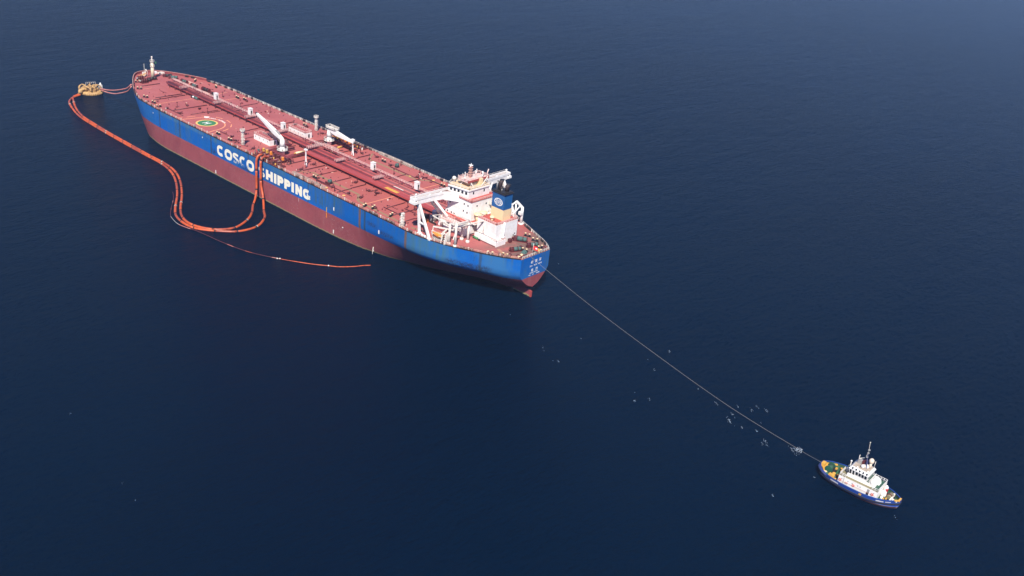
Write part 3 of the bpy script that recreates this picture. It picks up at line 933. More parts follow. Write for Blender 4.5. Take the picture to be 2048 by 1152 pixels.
# ---------- hose handling cranes
def crane(x, y, jib_to, jib_from_z):
    c = empty('deck_crane', (x, y, D), parent=ship)
    mb = MB(WHITE2); mb.smooth = False; mb.m(WHITE); mb.cyl((0, 0, 0), (0, 0, 4.8), 1.25, 1.25, 16); mb.cyl((0, 0, 4.8), (0, 0, 8.2), 1.55, 1.0, 16); mb.build('pedestal', c)
    mb = MB(WHITE2); mb.lathe((0, 0, 2.6), [(1.3, 0), (3.0, .05), (3.0, .3), (1.3, .3)], 16)
    railing(mb, [(2.9*math.cos(a), 2.9*math.sin(a), 2.9) for a in [2*math.pi*i/10 for i in range(10)]], 1.1, 2, .18, True); mb.build('platform', c)
    a = Vector((0, 0, jib_from_z)); b = Vector(jib_to); dv = (b-a); t = dv.normalized(); r = t.cross(Vector((0, 0, 1))).normalized(); u = r.cross(t)
    mb = MB(WHITE)
    st = [(0, .8, .6), (.3, 1.0, 1.1), (1, .55, .45)]
    for (s0, w0, h0), (s1, w1, h1) in zip(st, st[1:]):
        p0 = a+dv*s0; p1 = a+dv*s1
        mb.hexa([p0-r*w0-u*h0, p0+r*w0-u*h0, p1+r*w1-u*h1, p1-r*w1-u*h1, p0-r*w0+u*h0, p0+r*w0+u*h0, p1+r*w1+u*h1, p1-r*w1+u*h1])
    mb.build('jib', c)
    mb = MB(GREY, WHITE); mb.beam(a+Vector((0, 0, -2.2))+t*1, a+dv*.42-u*.8, .45); p = a+dv*.12+u*1.3; mb.beam(p, p+t*4, .7, .8)
    mb.build('luffing_cylinder', c)
    mb = MB(BLACK); mb.beam(b, b+t*1.1, .9, .8); mb.cyl(b+t*.6, b+t*.6+Vector((0, 0, -1.6)), .12, n=6); mb.beam(b+t*.6+Vector((0, 0, -2.2)), b+t*.6+Vector((0, 0, -1.6)), .5); mb.build('hook_block', c)
    return c
crane(164.7, 15.3, (26.3, -2.8, 14.6), 8.2)
c2 = crane(164.7, -15.5, (-21.5, .6, 7.4), 8.6)
mb = MB(WHITE2); mb.box(-6.5, 1.5, -1.6, 1.6, 9.9, 10.0); railing(mb, [(-6.5, -1.6, 10), (1.5, -1.6, 10), (1.5, 1.6, 10), (-6.5, 1.6, 10)], 1.2, 1.1, .2, True)
mb.beam((-5, 0, 9.2), (-1, 0, 6.6), .35)
mb.build('jib_platform', c2)
# jib rests
for y in (15.6, -15.2):
    mb = MB(WHITE); mb.beam((144.4, y, D+4.0), (144.4, y, D+8.3), .5); mb.beam((144.4, y, D+4.2), (145.6, y-.4, D), .42); mb.beam((144.4, y, D+4.2), (143.2, y+.4, D), .42); mb.beam((144, y+.1, D+1.6), (145, y-.1, D+1.6), .3)
    mb.box(143.5, 145.3, y-.6, y+.6, D+8.3, D+9.0)
    mb.build('jib_rest', ship)

# ---------- manifolds
for s_ in (1, -1):
    man = empty('cargo_manifold', (160, 22*s_, D), parent=ship)
    mb = MB(DARKRED); mb.box(-12, 12, 3.2*1, 7.0, .02, .45) if s_ > 0 else mb.box(-12, 12, -7, -3.2, .02, .45); mb.build('drip_tray', man)
    for k, x in enumerate((-6.5, -3.2, .2, 3.6, 7.0, 10)):
        mb = MB(PIPE if k % 2 else DARKRED)
        y1 = s_*5.0; y0 = s_*-16 if k in (1, 4) else s_*-3.5
        mb.cyl((x, y0, 1.3), (x, y1, 1.3), .5, n=10)
        for y in (y1-.1*s_, s_*2.5, s_*.2, -s_*1.8): mb.cyl((x, y, 1.3), (x, y+.28, 1.3), .8, n=10)
        mb.build('manifold_pipe', man)
        mb = MB(rnd.choice((YEL, DARKRED, ORANGE))); mb.box(x-.5, x+.5, s_*1.2-.5, s_*1.2+.5, 1.6, 2.8); mb.cyl((x, s_*1.2, 2.8), (x, s_*1.2, 3.3), .6, n=10); mb.build('valve', man)
    # fore-and-aft header with U bends
    for y, xa, xb in ((-3.5, -9, 9), (-2.2, -6, 10)):
        mb = MB(PIPE); mb.tube([(xa, s_*y, 1.4), (xa+.5, s_*y, 1.9), (xb-.5, s_*y, 1.9), (xb, s_*y, 1.4)], .36, 8); mb.build('header_pipe', man)
    mb = MB(paint('manifold_clutter_red', (.14, .03, .03), (.22, .09, .06), .8, 1.5, .7), YEL, BLACK, WHITE2, ORANGE, TEAL)
    for k in range(120):
        x = rnd.uniform(-12, 14); y = s_*rnd.uniform(-3, 7.2); h = rnd.uniform(.4, 1.9); w = rnd.uniform(.25, .9)
        mb.cur = rnd.choice((0, 0, 0, 0, 0, 1, 2, 2, 3, 4, 5)) if abs(y) > 1 else 0
        if rnd.random() < .5: mb.cbox((x, y, rnd.uniform(.0, 1.2)), (w, w*rnd.uniform(.6, 1.8), h*.6), rnd.uniform(0, 3))
        else: mb.cyl((x, y, 0), (x, y, h), w*.3, n=6)
    railing(mb, [(-12, s_*7.1, 0), (13, s_*7.1, 0)], 1.2, 1.6, .14)
    mb.build('manifold_fittings', man)['kind'] = 'stuff'
    MB(YEL).box(-1.2, -.4, s_*-17-.0, s_*-17+2.2, 1, 1.6).build('spool_piece', man)
mb = MB(PIPE2); mb.box(173.5, 176.5, 11, 24, D+.03, D+.5); mb.build('save_all', ship)
for x in (157.0, 158.4, 172.0, 173.4): MB(PIPE).cyl((x, 4, 22.4), (x, 22, 22.4), .5, n=8).build('crossover_pipe', ship)
mb = MB(YEL, CREAM); mb.m(CREAM).cyl((157.8, 7, 23.3), (157.8, 12, 23.3), .55, n=10); mb.m(YEL).cyl((157.8, 12, 23.3), (157.8, 12.8, 23.3), .3, n=10); mb.build('gas_cylinder', ship)
mb = MB(YEL, CREAM); mb.m(YEL).cyl((152, -11, 24), (152, -14, 24), .5, n=10); mb.build('gas_cylinder', ship); MB(CREAM).cyl((153, -8, D), (153, -8, D+3), .6, n=10).build('foam_monitor', ship)

# ---------- accommodation ladders
def ladder(x0, x1, y, name='accommodation_ladder'):
    mb = MB(paint('galvanised_ladder', (.50, .42, .34), (.34, .27, .22), .7, 1, .5))
    for dy in (-.5, .5):
        for z in (.3, 1.5): mb.beam((x0, y+dy, D+z), (x1, y+dy, D+z), .16)
        n = int(abs(x1-x0)/1.3)
        for i in range(n): 
            xa = x0+(x1-x0)*i/n; xb = x0+(x1-x0)*(i+1)/n
            mb.beam((xa, y+dy, D+.3), (xb, y+dy, D+1.5), .11)
            mb.beam((xa, y+dy, D+.3), (xa, y+dy, D+1.5), .11)
            if dy < 0: mb.beam((xa, y-.5, D+.3), (xa, y+.5, D+.3), .3, .1)
    mb.build(name, ship)
ladder(138, 112, 28.3); ladder(138, 112, -28.8)
mb = MB(BLACK, DARKRED, TEAL); mb.m(TEAL).cyl((117.5, 20.6, D+1.4), (117.5, 22.2, D+1.4), .9, n=12); mb.m(BLACK).box(116.6, 118.4, 20.4, 22.4, D, D+.9); mb.m(DARKRED).box(116, 119, 22.6, 23.2, D, D+1.2); mb.build('ladder_winch', ship)
mb = MB(BLACK, DARKRED, TEAL); mb.m(TEAL).cyl((117.5, -23.6, D+1.4), (117.5, -22.2, D+1.4), .9, n=12); mb.m(BLACK).box(116.6, 118.4, -23.8, -22, D, D+.9); mb.build('ladder_winch', ship)
for x, y in ((121, 26.8), (118, -26), (104, -26.5), (108, 26), (128, 29.2), (115, 29.2)): MB(DARKRED).tube([(x, y, D), (x, y, D+2.2), (x, y+.8*(1 if y > 0 else -1), D+2.6)], .22, 6).build('ladder_davit', ship)
for x, y in ((114.2, 26.2), (101.5, 25.6), (104, -20), (93, -26)): MB(YLINE).lathe((x, y, D), [(.8, .03), (.8, .06)], 10).build('deck_marking_disc', ship)

# ================================================================== superstructure
# lower accommodation block
def windows(parent, spots, sx=.08, sy=.7, sz=.8, axis='y', mat=GLASS, proud=.03):
    for p in spots:
        mb = MB(mat)
        if axis == 'y': mb.box(p[0]-sy/2, p[0]+sy/2, p[1]-.05, p[1]+proud, p[2], p[2]+sz)
        else: mb.box(p[0]-proud, p[0]+.05, p[1]-sy/2, p[1]+sy/2, p[2], p[2]+sz)
        mb.build('window', parent)
mb = MB(WHITE, REDDECK)
mb.prism([(32.8, -13), (49.3, -13), (49.3, 12.8), (32.8, 12.8)], D, 27.0)
mb.m(REDDECK).box(32.9, 49.2, 8.3, 12.7, 27.0, 27.05); mb.box(32.9, 49.2, -12.9, -8.3, 27, 27.05); mb.box(30.4, 34.1, -8.2, 8.2, 27.0, 27.05)
mb.m(WHITE).box(34.2, 49.3, 8.0, 8.7, 27.05, 28.5)
mb.box(30.2, 32.8, -9, 9, 26.6, 27.0)
lower = mb.build('lower_accommodation', ship)
windows(lower, [(x, 12.8, 24.6) for x in (47, 43.8, 40.5, 37, 34.5)]+[(x, 12.8, 22.0) for x in (46, 36)]+[(x, 8.7, 27.4) for x in (48, 45.4, 43.6)])
windows(lower, [(32.8, y, 24.4) for y in (10, 7)], axis='x')
MB(BLACK).box(32.74, 32.8, 3.5, 4.5, D+.2, D+2.4).build('door', lower)
mb = MB(RAILW); railing(mb, [(49.2, 12.6, 27.05), (33, 12.6, 27.05), (33, 9, 27.05)], 1.1, 1.6, .16); railing(mb, [(30.3, -9, 27), (30.3, 9, 27)], 1.1, 1.6, .16); mb.build('terrace_railing', lower)
# upper block
mb = MB(WHITE, REDDECK)
mb.box(33.7, 48.9, -8.2, 8.0, 27.0, 36.3)
mb.m(REDDECK).box(33.4, 49, -8.6, 8.5, 36.3, 36.4)
upper = mb.build('upper_accommodation', ship)
windows(upper, [(44.6, 8.0, 34.2), (47.3, 8.0, 31.6), (38.4, 8.0, 33.6), (36.0, 8.0, 33.4), (38.6, 8.0, 30.2), (36.3, 8.0, 30.0), (41, 8.0, 27.7)])
windows(upper, [(33.7, y, z) for y in (4.5, -1.5) for z in (33.4,)], axis='x')
mb = MB(RAILW); railing(mb, [(43.4, 8.4, 36.4), (33.5, 8.4, 36.4), (33.5, -8.5, 36.4), (40, -8.5, 36.4)], 1.1, 1.3, .17); mb.build('terrace_railing', upper)
# aft galleries and stairs on the starboard side of the upper block
mb = MB(WHITE2, WHITE)
for z in (29.8, 33.0): mb.box(31.2, 33.7, -8, -3.2, z, z+.2); railing(mb, [(33.5, -3.2, z+.2), (31.3, -3.2, z+.2), (31.3, -8, z+.2)], 1.1, 1.2, .2)
mb.beam((31.6, -3.4, 30), (31.6, -7.8, 33), .5); mb.beam((31.6, -7.8, 33), (31.6, -3.6, 36.3), .5)
mb.box(31.3, 33.7, -8.2, -8, 27, 36.3)
mb.build('outside_stairs', upper)
# wheelhouse
mb = MB(WHITE, TOPDECK)
mb.prism([(37.0, -6.6), (49.0, -8.6), (49.6, -4), (49.6, 6), (48.6, 8.8), (37.0, 7.0)], 36.4, 40.2)
mb.prism([(36.6, -7.2), (48.4, -10.2), (49.9, -4), (49.9, 6), (48.0, 9.6), (36.6, 7.4)], 40.2, 40.75)
mb.m(TOPDECK).prism([(37.0, -6.8), (48.2, -9.8), (49.5, -4), (49.5, 6), (47.8, 9.2), (37.0, 7.0)], 40.75, 40.8)
wh = mb.build('wheelhouse', ship)
for k in range(5):
    x0 = 47.4-k*2.1; y0 = 7.0+(x0-37)*1.8/11.6
    MB(GLASS).hexa([(x0-1.1, y0-.14, 38.3), (x0, y0+.0, 38.3), (x0, y0+.10, 38.3), (x0-1.1, y0-.04, 38.3), (x0-1.1, y0-.14, 39.5), (x0, y0, 39.5), (x0, y0+.10, 39.5), (x0-1.1, y0-.04, 39.5)]).build('window', wh)
for y in (4, -3): MB(GLASS).box(36.95, 37.0, y-.4, y+.4, 38.2, 39.4).build('window', wh)
mb = MB(WHITE2); railing(mb, [(36.8, -6.8, 40.8), (48.2, -9.8, 40.8), (49.6, -4, 40.8), (49.6, 6, 40.8), (47.8, 9.2, 40.8), (37, 7.1, 40.8)], 1.1, 1.5, .16, True); mb.build('roof_railing', wh)
mb = MB(WHITE2); mb.ball((48.2, 5.6, 42.9), .95, 12); mb.cyl((48.2, 5.6, 40.8), (48.2, 5.6, 42.2), .25, n=8); mb.build('satellite_dome', ship)
# radar platform and mast
mb = MB(RAILW, CREAM, WHITE2, GREY)
mb.m(CREAM).box(41.5, 45.5, -2.5, 2.5, 40.8, 43.0); mb.box(38.5, 40.5, -3.4, -1.6, 40.8, 44.0)
mb.m(GREY).box(40.2, 41.2, -1, 2, 40.8, 42.2)
mb.m(WHITE2).beam((38, -2, 40.8), (38, -5.8, 44.6), .35); mb.beam((38.6, 2.6, 40.8), (40.4, 3.6, 44), .35); mb.beam((44.5, 5, 40.8), (44.5, 2, 43.4), .35)
mb.m(RAILW).box(39.5, 46, -8.2, 5.6, 43.0, 43.35)
mb.m(PIPE2).box(39.3, 39.5, -8.2, 5.6, 43.0, 44.0); mb.m(RAILW)
railing(mb, [(39.5, -8.2, 43.35), (46, -8.2, 43.35), (46, 5.6, 43.35), (39.5, 5.6, 43.35)], 1.2, 1.2, .2, True)
mb.build('radar_platform', ship)
mastm = paint('rusty_mast_paint', (.42, .19, .14), (.6, .4, .32), .8, 1.5, .6)
mb = MB(mastm, WHITE)
mb.beam((43.8, -.2, 43.3), (43.8, -.2, 49.0), .85)
for z in (44.5, 45.7, 46.9, 48): mb.box(43.1, 44.5, -1.0, .6, z, z+.3)
mb.m(WHITE).cyl((43.8, -.2, 49), (43.8, -.2, 50.2), .12, n=6); mb.beam((43.2, -.9, 49.2), (44.4, .7, 49.5), .35); mb.beam((43.2, .7, 48.8), (44.4, -.9, 49.6), .25)
mb.build('radar_mast', ship)
for x, y, z, l in ((40.0, -4.2, 44.5, 3.4), (43, 4.2, 44.2, 1.8)):
    mb = MB(WHITE); mb.cyl((x, y, 43.3), (x, y, z), .2, n=6); mb.beam((x-l*.3, y+l*.3, z+.5), (x+l*.3, y-l*.3, z+.2), .35, .3)
    if l > 2: mb.tube([(40.0, -4.2, 46.6), (40.2, -4.8, 45.2), (40.2, -5.4, 44.2)], .34, 6)
    mb.build('radar_scanner', ship)
mb = MB(RAILW); mb.tube([(39.8, -7.4, 43.3), (39.8, -7.2, 45.5), (39.8, -7.9, 47.2)], .26, 6); mb.build('horn_bracket', ship)
for x, y in ((45, -5.6), (44, -3.6), (45, 2), (42, 5.2)):
    mb = MB(WHITE); mb.cyl((x, y, 43.3), (x, y, 45.6), .13, n=6); mb.ball((x, y, 45.8), .3, 6); mb.build('aerial', ship)
for x, y in ((48.6, 2.5), (48.8, -.5), (37.6, 5.5), (47.5, -8)): MB(WHITE).cyl((x, y, 40.8), (x, y, 43.8), .08, n=5).build('whip_antenna', ship)
# bridge wings
SLOT = paint('brown_wing_deck', (.13, .07, .06), (.2, .1, .08), .6, 1, .7)
for s_ in (1, -1):
    mb = MB(WHITE, TOPDECK)
    y0, y1 = 8.2*s_, 31.4*s_
    def P(x, y, z): return (x, y, z)
    # box girder, deep, flaring aft and down towards the house
    secs = [(8.2, 41.6, 49.4, 33.8, 38.3), (10.5, 44.0, 49.3, 34.2, 38.4), (14, 46.0, 49.2, 35.0, 38.5), (20, 46.4, 49.2, 35.4, 38.6), (31.4, 46.6, 49.2, 35.8, 38.7)]
    for (ya, xa, xb, za, zt), (yb, xc, xd, zc, zu) in zip(secs, secs[1:]):
        ptsq = [(xa, ya*s_, za), (xb, ya*s_, za), (xd, yb*s_, zc), (xc, yb*s_, zc), (xa, ya*s_, zt-.9), (xb, ya*s_, zt-.9), (xd, yb*s_, zu-.9), (xc, yb*s_, zu-.9)]
        mb.m(WHITE).hexa(ptsq)
        mb.m(SLOT).quad((xa+.2, ya*s_, zt-.88), (xb-.2, ya*s_, zt-.88), (xd-.2, yb*s_, zu-.88), (xc+.2, yb*s_, zu-.88))
        mb.m(WHITE)
        for q in ((xa, xc), (xb, xd)):
            mb.beam((q[0], ya*s_, zt-.35), (q[1], yb*s_, zu-.35), .34, 1.2)
    mb.beam((46.6, 31.4*s_, 38.2), (49.2, 31.4*s_, 38.2), .3, 1.3)
    mb.box(45.9, 49.5, min(29.6*s_, 31.8*s_), max(29.6*s_, 31.8*s_), 36.1, 37.2)
    wing = mb.build('bridge_wing', ship)
    mb = MB(WHITE2); railing(mb, [(49.2, 12*s_, 38.9), (49.2, 31.3*s_, 39.1)], .5, 4.5, .12, mid=False); mb.build('wing_railing', wing)
    mb = MB(WHITE); mb.cyl((47.6, 29.5*s_, 37.2), (47.6, 29.5*s_, 39.9), .2, n=6); mb.ball((47.6, 29.5*s_, 40.1), .5, 8)
    mb.build('wing_lamp', wing)
    for y in (15, 22): MB(WHITE).box(46.4, 47.0, s_*y-.3, s_*y+.3, 37.4, 39.0).build('wing_vent', wing)
    MB(BLACK).box(46.55, 46.62, s_*30.2-.4, s_*30.2+.4, 37.2, 37.9).build('window', wing)
    # inclined struts from the lower block to the wing
    mb = MB(WHITE, WHITE2); mb.beam((44.0, 12.6*s_, 27.2), (47.0, 19.2*s_, 36.2), 1.1, 1.1); mb.m(WHITE2)
    mb.beam((49.0, 13.0*s_, 27.2), (49.4, 20.2*s_, 36.2), .8)
    mb.beam((46.5, 12.8*s_, 27.2), (48.2, 19.8*s_, 36.2), .35)
    for k in range(6):
        t0 = k/6; t1 = (k+.5)/6
        a = Vector((46.5, 12.8*s_, 27.2)).lerp(Vector((48.2, 19.8*s_, 36.2)), t0); b = Vector((49.0, 13.0*s_, 27.2)).lerp(Vector((49.4, 20.2*s_, 36.2)), t1)
        mb.beam(a, b, .22)
    mb.build('wing_strut', ship)
    # A-frame under the wing end
    mb = MB(WHITE)
    top = (47.8, 27.6*s_, 36.6)
    f1 = (46.0, 27.6*s_, D); f2 = (39.0, 28.0*s_, D)
    mb.beam(f1, top, 1.0, .9); mb.beam(f2, top, 1.0, .9)
    a = Vector(f1).lerp(Vector(top), .38); b = Vector(f2).lerp(Vector(top), .38)
    mb.beam(a, b, .6)
    for f in (f1, f2): mb.cbox((f[0], f[1], D), (2.0, 1.6, .9))
    mb.build('wing_support_frame', ship)
# ---------- engine casing
mb = MB(WHITE, REDDECK)
mb.box(17.4, 29.0, -5.6, 8.5, D, 30.8)
mb.m(REDDECK).box(17.5, 28.9, -5.5, 8.4, 30.8, 30.86)
mb.m(WHITE).box(15.9, 29.3, 8.5, 9.5, D, 23.4); mb.box(15.9, 17.4, 3.2, 8.5, D, 23.4)
cas = mb.build('engine_casing', ship)
mb = MB(DARKRED); mb.box(16.2, 29.2, 9.5, 9.56, 21.2, 21.5); mb.box(16.9, 29, 8.5, 8.56, 24.0, 24.15); mb.build('casing_trim', cas)
mb = MB(RAILW); railing(mb, [(17.5, 8.4, 30.86), (28.8, 8.4, 30.86)], 1.1, 1.1, .18); railing(mb, [(17.5, 8.4, 30.86), (17.5, -5.5, 30.86), (28.8, -5.5, 30.86)], 1.1, 1.1, .18); railing(mb, [(16, 9.3, 23.4), (16, 3.4, 23.4)], 1.0, 1.1, .16); railing(mb, [(20, 9.3, 23.4), (16, 9.3, 23.4)], 1.0, 1.1, .16); mb.build('casing_railing', cas)
mb = MB(WHITE, CREAM); mb.tube([(16.6, 4.2, 31.6), (16.6, 4.2, 25.8), (16.6, 4.6, 24.6)], .42, 8); mb.lathe((16.7, 4.4, 24.3), [(.8, 0), (.8, .7)], 8); mb.build('casing_downpipe', cas); mb = MB(WHITE2); mb.tube([(24.6, 8.9, 29.4), (24.6, 8.9, 25.6)], .16, 6); mb.box(24.2, 25.0, 8.5, 9.0, 25.0, 25.6); mb.build('casing_downpipe', cas)
MB(GREY).box(25.6, 27.6, 8.5, 8.56, 28.9, 29.9).build('vent_grille', cas)
for y, z in ((-3.4, 23.2), (-4.3, 23.8), (-5.0, 22.4), (-4.2, 21.9)): MB(BLACK).box(17.34, 17.4, y-.3, y+.3, z, z+.6).build('louvre', cas)
mb = MB(GREEN, BLACK); mb.cyl((26.5, 10.1, D+.6), (29.3, 10.1, D+.6), .5, n=10); mb.m(BLACK).box(25, 25.9, 9.9, 10.5, D, D+.8); mb.build('foam_tank', ship)
mb = MB(DARKRED); mb.box(15.4, 16.8, -.9, .7, D, D+1.8); mb.build('winch_control', ship)
# mushroom vents
for x, y, r in ((22.5, 6.2, 1.0), (31.8, 5.6, 1.5), (31.8, 1.6, 1.5)):
    z = 30.86 if x < 30 else 27.05
    mb = MB(CREAM); mb.cyl((x, y, z), (x, y, z+1.6 if x < 30 else 30.4), r*.62, n=12); mb.lathe((x, y, (z+1.5 if x < 30 else 30.2)), [(r, 0), (r*1.15, .25), (r*1.1, .6), (r*.4, 1.0)], 14)
    mb.build('mushroom_ventilator', ship)
# block joining casing and accommodation
mb = MB(WHITE2, GREY); mb.box(29.0, 32.8, -6, 3.4, D, 29.6); railing(mb, [(32.6, 3.3, 29.6), (29.1, 3.3, 29.6)], 1.1, 1.1, .18); mb.build('connecting_block', ship)
# ---------- funnel
fun = empty('funnel', (23.2, -.15, 30.86), parent=ship)
FB = paint('funnel_blue_paint', (.010, .095, .27), (.012, .075, .20), .6, .3, .5)
mb = MB(CREAM, FB, BLACK)
hx, hy = 3.65, 2.65
mb.m(CREAM).box(-hx, hx, -hy, hy, 0, 5.0)
mb.m(FB).box(-hx, hx, -hy, hy, 5.0, 12.0)
mb.build('funnel_body', fun)
mb = MB(BLACK); mb.hexa([(-hx-.05, -hy-.05, 12.0), (hx+.05, -hy-.05, 12.0), (hx+.05, hy+.05, 12.0), (-hx-.05, hy+.05, 12.0), (-hx-.05, -hy-.05, 13.0), (hx+.05, -hy-.05, 13.0), (hx+.05, hy+.05, 13.0), (-hx-.05, hy+.05, 13.0)])
mb.box(-hx-.5, hx+.5, -hy-.5, hy+.5, 12.3, 12.5)
mb.build('funnel_cap', fun)
SOOT = paint('sooty_brown_exhaust', (.03, .018, .018), (.07, .035, .03), .6, 1, .7)
for x, y, r, h in ((1.6, .2, .95, 4.4), (-1.6, -.8, 1.0, 2.9), (.1, 1.0, .45, 1.7), (2.8, 1.0, .35, 3.6), (-.6, 1.5, .25, 1.2)):
    mb = MB(SOOT if r > .4 else GREY); mb.tube([(x, y, 13.0), (x, y, 13.0+h*.7), (x-.35*r, y-.5*r, 13.0+h)], r, 12); mb.m(BLACK); mb.lathe((x-.35*r, y-.5*r, 13.0+h-.1), [(r*1.05, 0), (r*1.08, .35), (r*.7, .36)], 12)
    mb.build('exhaust_pipe', fun)
# funnel emblem: oval ring, parallels and COSCO
mb = MB(WHITE)
def oval(rx, ry, w, zc=8.1, yy=hy+.03, a0=0, a1=360, n=36):
    for i in range(n):
        a, b = R(a0+(a1-a0)*i/n), R(a0+(a1-a0)*(i+1)/n)
        mb.quad(*[(-0.3-q*math.cos(t)*1, yy, zc+k*math.sin(t)) for q, k, t in ((rx, ry, a), (rx, ry, b), (rx-w, ry-w, b), (rx-w, ry-w, a))])
oval(2.5, 1.75, .36)
oval(2.3, .95, .14, yy=hy+.035); oval(1.3, 1.6, .14, yy=hy+.045)
mb.quad((2.3, hy+.05, 7.75), (-2.9, hy+.05, 7.75), (-2.9, hy+.05, 7.65), (2.3, hy+.05, 7.65))
mb.build('emblem', fun)
text_mesh('emblem_word', 'COSCO', 1.35, WHITE, fun, Matrix.Translation((-.3, hy+.06, 7.75)) @ Matrix(((-1, 0, 0, 0), (0, 0, 1, 0), (0, 1, 0, 0), (0, 0, 0, 1))))
# starboard aft derrick by the casing and machinery behind the funnel
mb = MB(WHITE, WHITE2); mb.cyl((27.5, -20.3, D), (27.5, -20.3, 29.6), .75, .65, 10); mb.beam((27.5, -20.3, 29.4), (33, -22, 30.4), .9); mb.beam((33, -22, 30.4), (33.5, -14, 26.5), .5); mb.beam((29.5, -21, 29.6), (26.5, -12, 27.6), .45)
mb.cyl((33, -22, D), (33, -22, 30.0), .45, n=8); mb.lathe((27.5, -20.3, D), [(1.3, 0), (1.3, .6)], 10); mb.box(26.6, 28.4, -20, -18.6, 26.2, 27.6)
mb.build('stores_derrick', ship)
mb = MB(WHITE2, BLACK, CREAM); mb.box(24, 27, -9, -6, D, 29.5); mb.m(CREAM).cyl((25, -7.5, 29.5), (25, -7.5, 31.8), 1.1, n=10); mb.m(WHITE2).beam((22, -6, 30.8), (24, -9.5, 33), .3); mb.beam((22, -8, 29.5), (26, -9.6, 32.6), .3)
mb.build('incinerator_house', ship)

# ---------- provision cranes / derrick posts on the port side
posts = [((30.5, 24.4), 9.9), ((27.0, 24.0), 11.2), ((31.0, 15.8), 8.2), ((27.2, 15.9), 9.5)]
gan = empty('stores_gantry', (29, 20, D), parent=ship)
for (x, y), h in posts:
    mb = MB(WHITE2); mb.cyl((x-29, y-20, 0), (x-29, y-20, h), .6, .5, 10); mb.lathe((x-29, y-20, 0), [(1.1, 0), (.7, 1.1)], 10); mb.build('gantry_post', gan)
mb = MB(WHITE2, RAILW)
def gp(i, dz=0): (x, y), h = posts[i]; return Vector((x-29, y-20, h+dz))
mb.beam(gp(0), gp(1), .6); mb.beam(gp(0, -1), gp(2), .5); mb.beam(gp(1, -.8), gp(3), .6); mb.beam(gp(2), gp(3), .5)
mb.beam((-.5, 4.5, 8.6), (-4, -11, 9.6), .5); mb.beam((-2, 3.6, 10.8), (-2, -7, 10.4), .4)
mb.beam((4, 2, 7.6), (16, 1, 8.0), .4); mb.beam((16, 1, 8.0), (18, -6, 6.2), .35)
mb.m(RAILW).box(2.0, 14, -3.5, -1.6, 6.9, 7.05); railing(mb, [(2, -3.5, 7.05), (14, -3.5, 7.05), (14, -1.6, 7.05), (2, -1.6, 7.05)], 1.1, 1.3, .17, True)
mb.box(-2, 2, -6, -1, 7.4, 7.55); railing(mb, [(-2, -6, 7.55), (2, -6, 7.55), (2, -1, 7.55), (-2, -1, 7.55)], 1.1, 1.2, .17, True)
mb.build('gantry_beam', gan)
mb = MB(WHITE2); mb.beam((0, 2, 6.6), (11, 5, 5.4), .55); mb.beam((0, 2, 6.6), (-1, 4.4, 3.0), .3); mb.tube([(11, 5, 5.6), (11.6, 4.8, 3.4), (10.6, 4.8, 3.2)], .2, 6); mb.beam((-3.5, -3, 11.5), (8, -6, 9.0), .45); mb.beam((8, -6, 9.0), (12, -7, 11.2), .3)
mb.build('provision_crane_jib', gan)
mb = MB(WHITE, BLACK); mb.box(36.5, 40.5, 14.0, 18.5, 25.6, 25.9); mb.m(GREY).box(37, 40, 14.5, 18, 25.9, 26.5); MB(WHITE2).cyl((46.5, 13.6, D), (46.5, 13.6, 27), .6, n=8).build('boat_platform_post', ship); mb.m(WHITE2)
railing(mb, [(36.5, 14, 25.9), (36.5, 18.5, 25.9), (40.5, 18.5, 25.9)], 1.1, 1.2, .16); mb.beam((37, 18, D), (37, 18, 25.6), .3)
mb.build('boat_platform', ship)
# lifeboat davit (white perforated frame) and cradle
mb = MB(WHITE2, BLACK, GREY)
for x in (31.2, 33.4): 
    mb.m(WHITE2).beam((x, 26.0, D), (x, 25.0, D+5.2), .55, 1.3); mb.beam((x, 25.0, D+5.2), (x, 23.4, D+5.6), .5)
for k in range(5): mb.m(WHITE2).beam((31.2, 26.0-.2*k, D+.5+k), (33.4, 26.0-.2*k, D+.5+k), .32)
mb.m(BLACK)
for k in range(4): mb.box(31.9, 32.7, 26.6-.2*k, 26.66-.2*k, D+.7+k, D+1.2+k)
mb.m(GREY).box(33.8, 39, 24, 26.4, D, D+.9)
mb.m(WHITE2).beam((40.6, 24.5, D), (40.6, 25.2, D+3.2), .45)
mb.build('boat_davit', ship)
mb = MB(GREY, WHITE2); mb.cyl((53.6, 11.0, D), (53.6, 11.0, D+5.0), 1.3, n=14); mb.cyl((53.6, 13.4, D), (53.6, 13.4, D+3.6), .5, n=8); mb.m(WHITE2).lathe((53.6, 11, D+5), [(1.35, 0), (.6, .5)], 12); mb.build('deck_tank', ship)
mb = MB(YEL, ORANGE, BLACK); mb.box(55.2, 55.9, 15.2, 16, D, D+1.8); mb.m(ORANGE).box(54, 54.9, 14.4, 15.2, D, D+1.5); mb.m(BLACK).box(49.8, 54.8, 13.6, 14.2, D, D+.8); mb.build('fire_locker', ship)
for x in (44.4, 42.6, 41.0): MB(WHITE).cyl((x, 28.6, D+.9), (x+1.2, 28.4, D+.9), .55, n=10).build('liferaft_canister', ship)
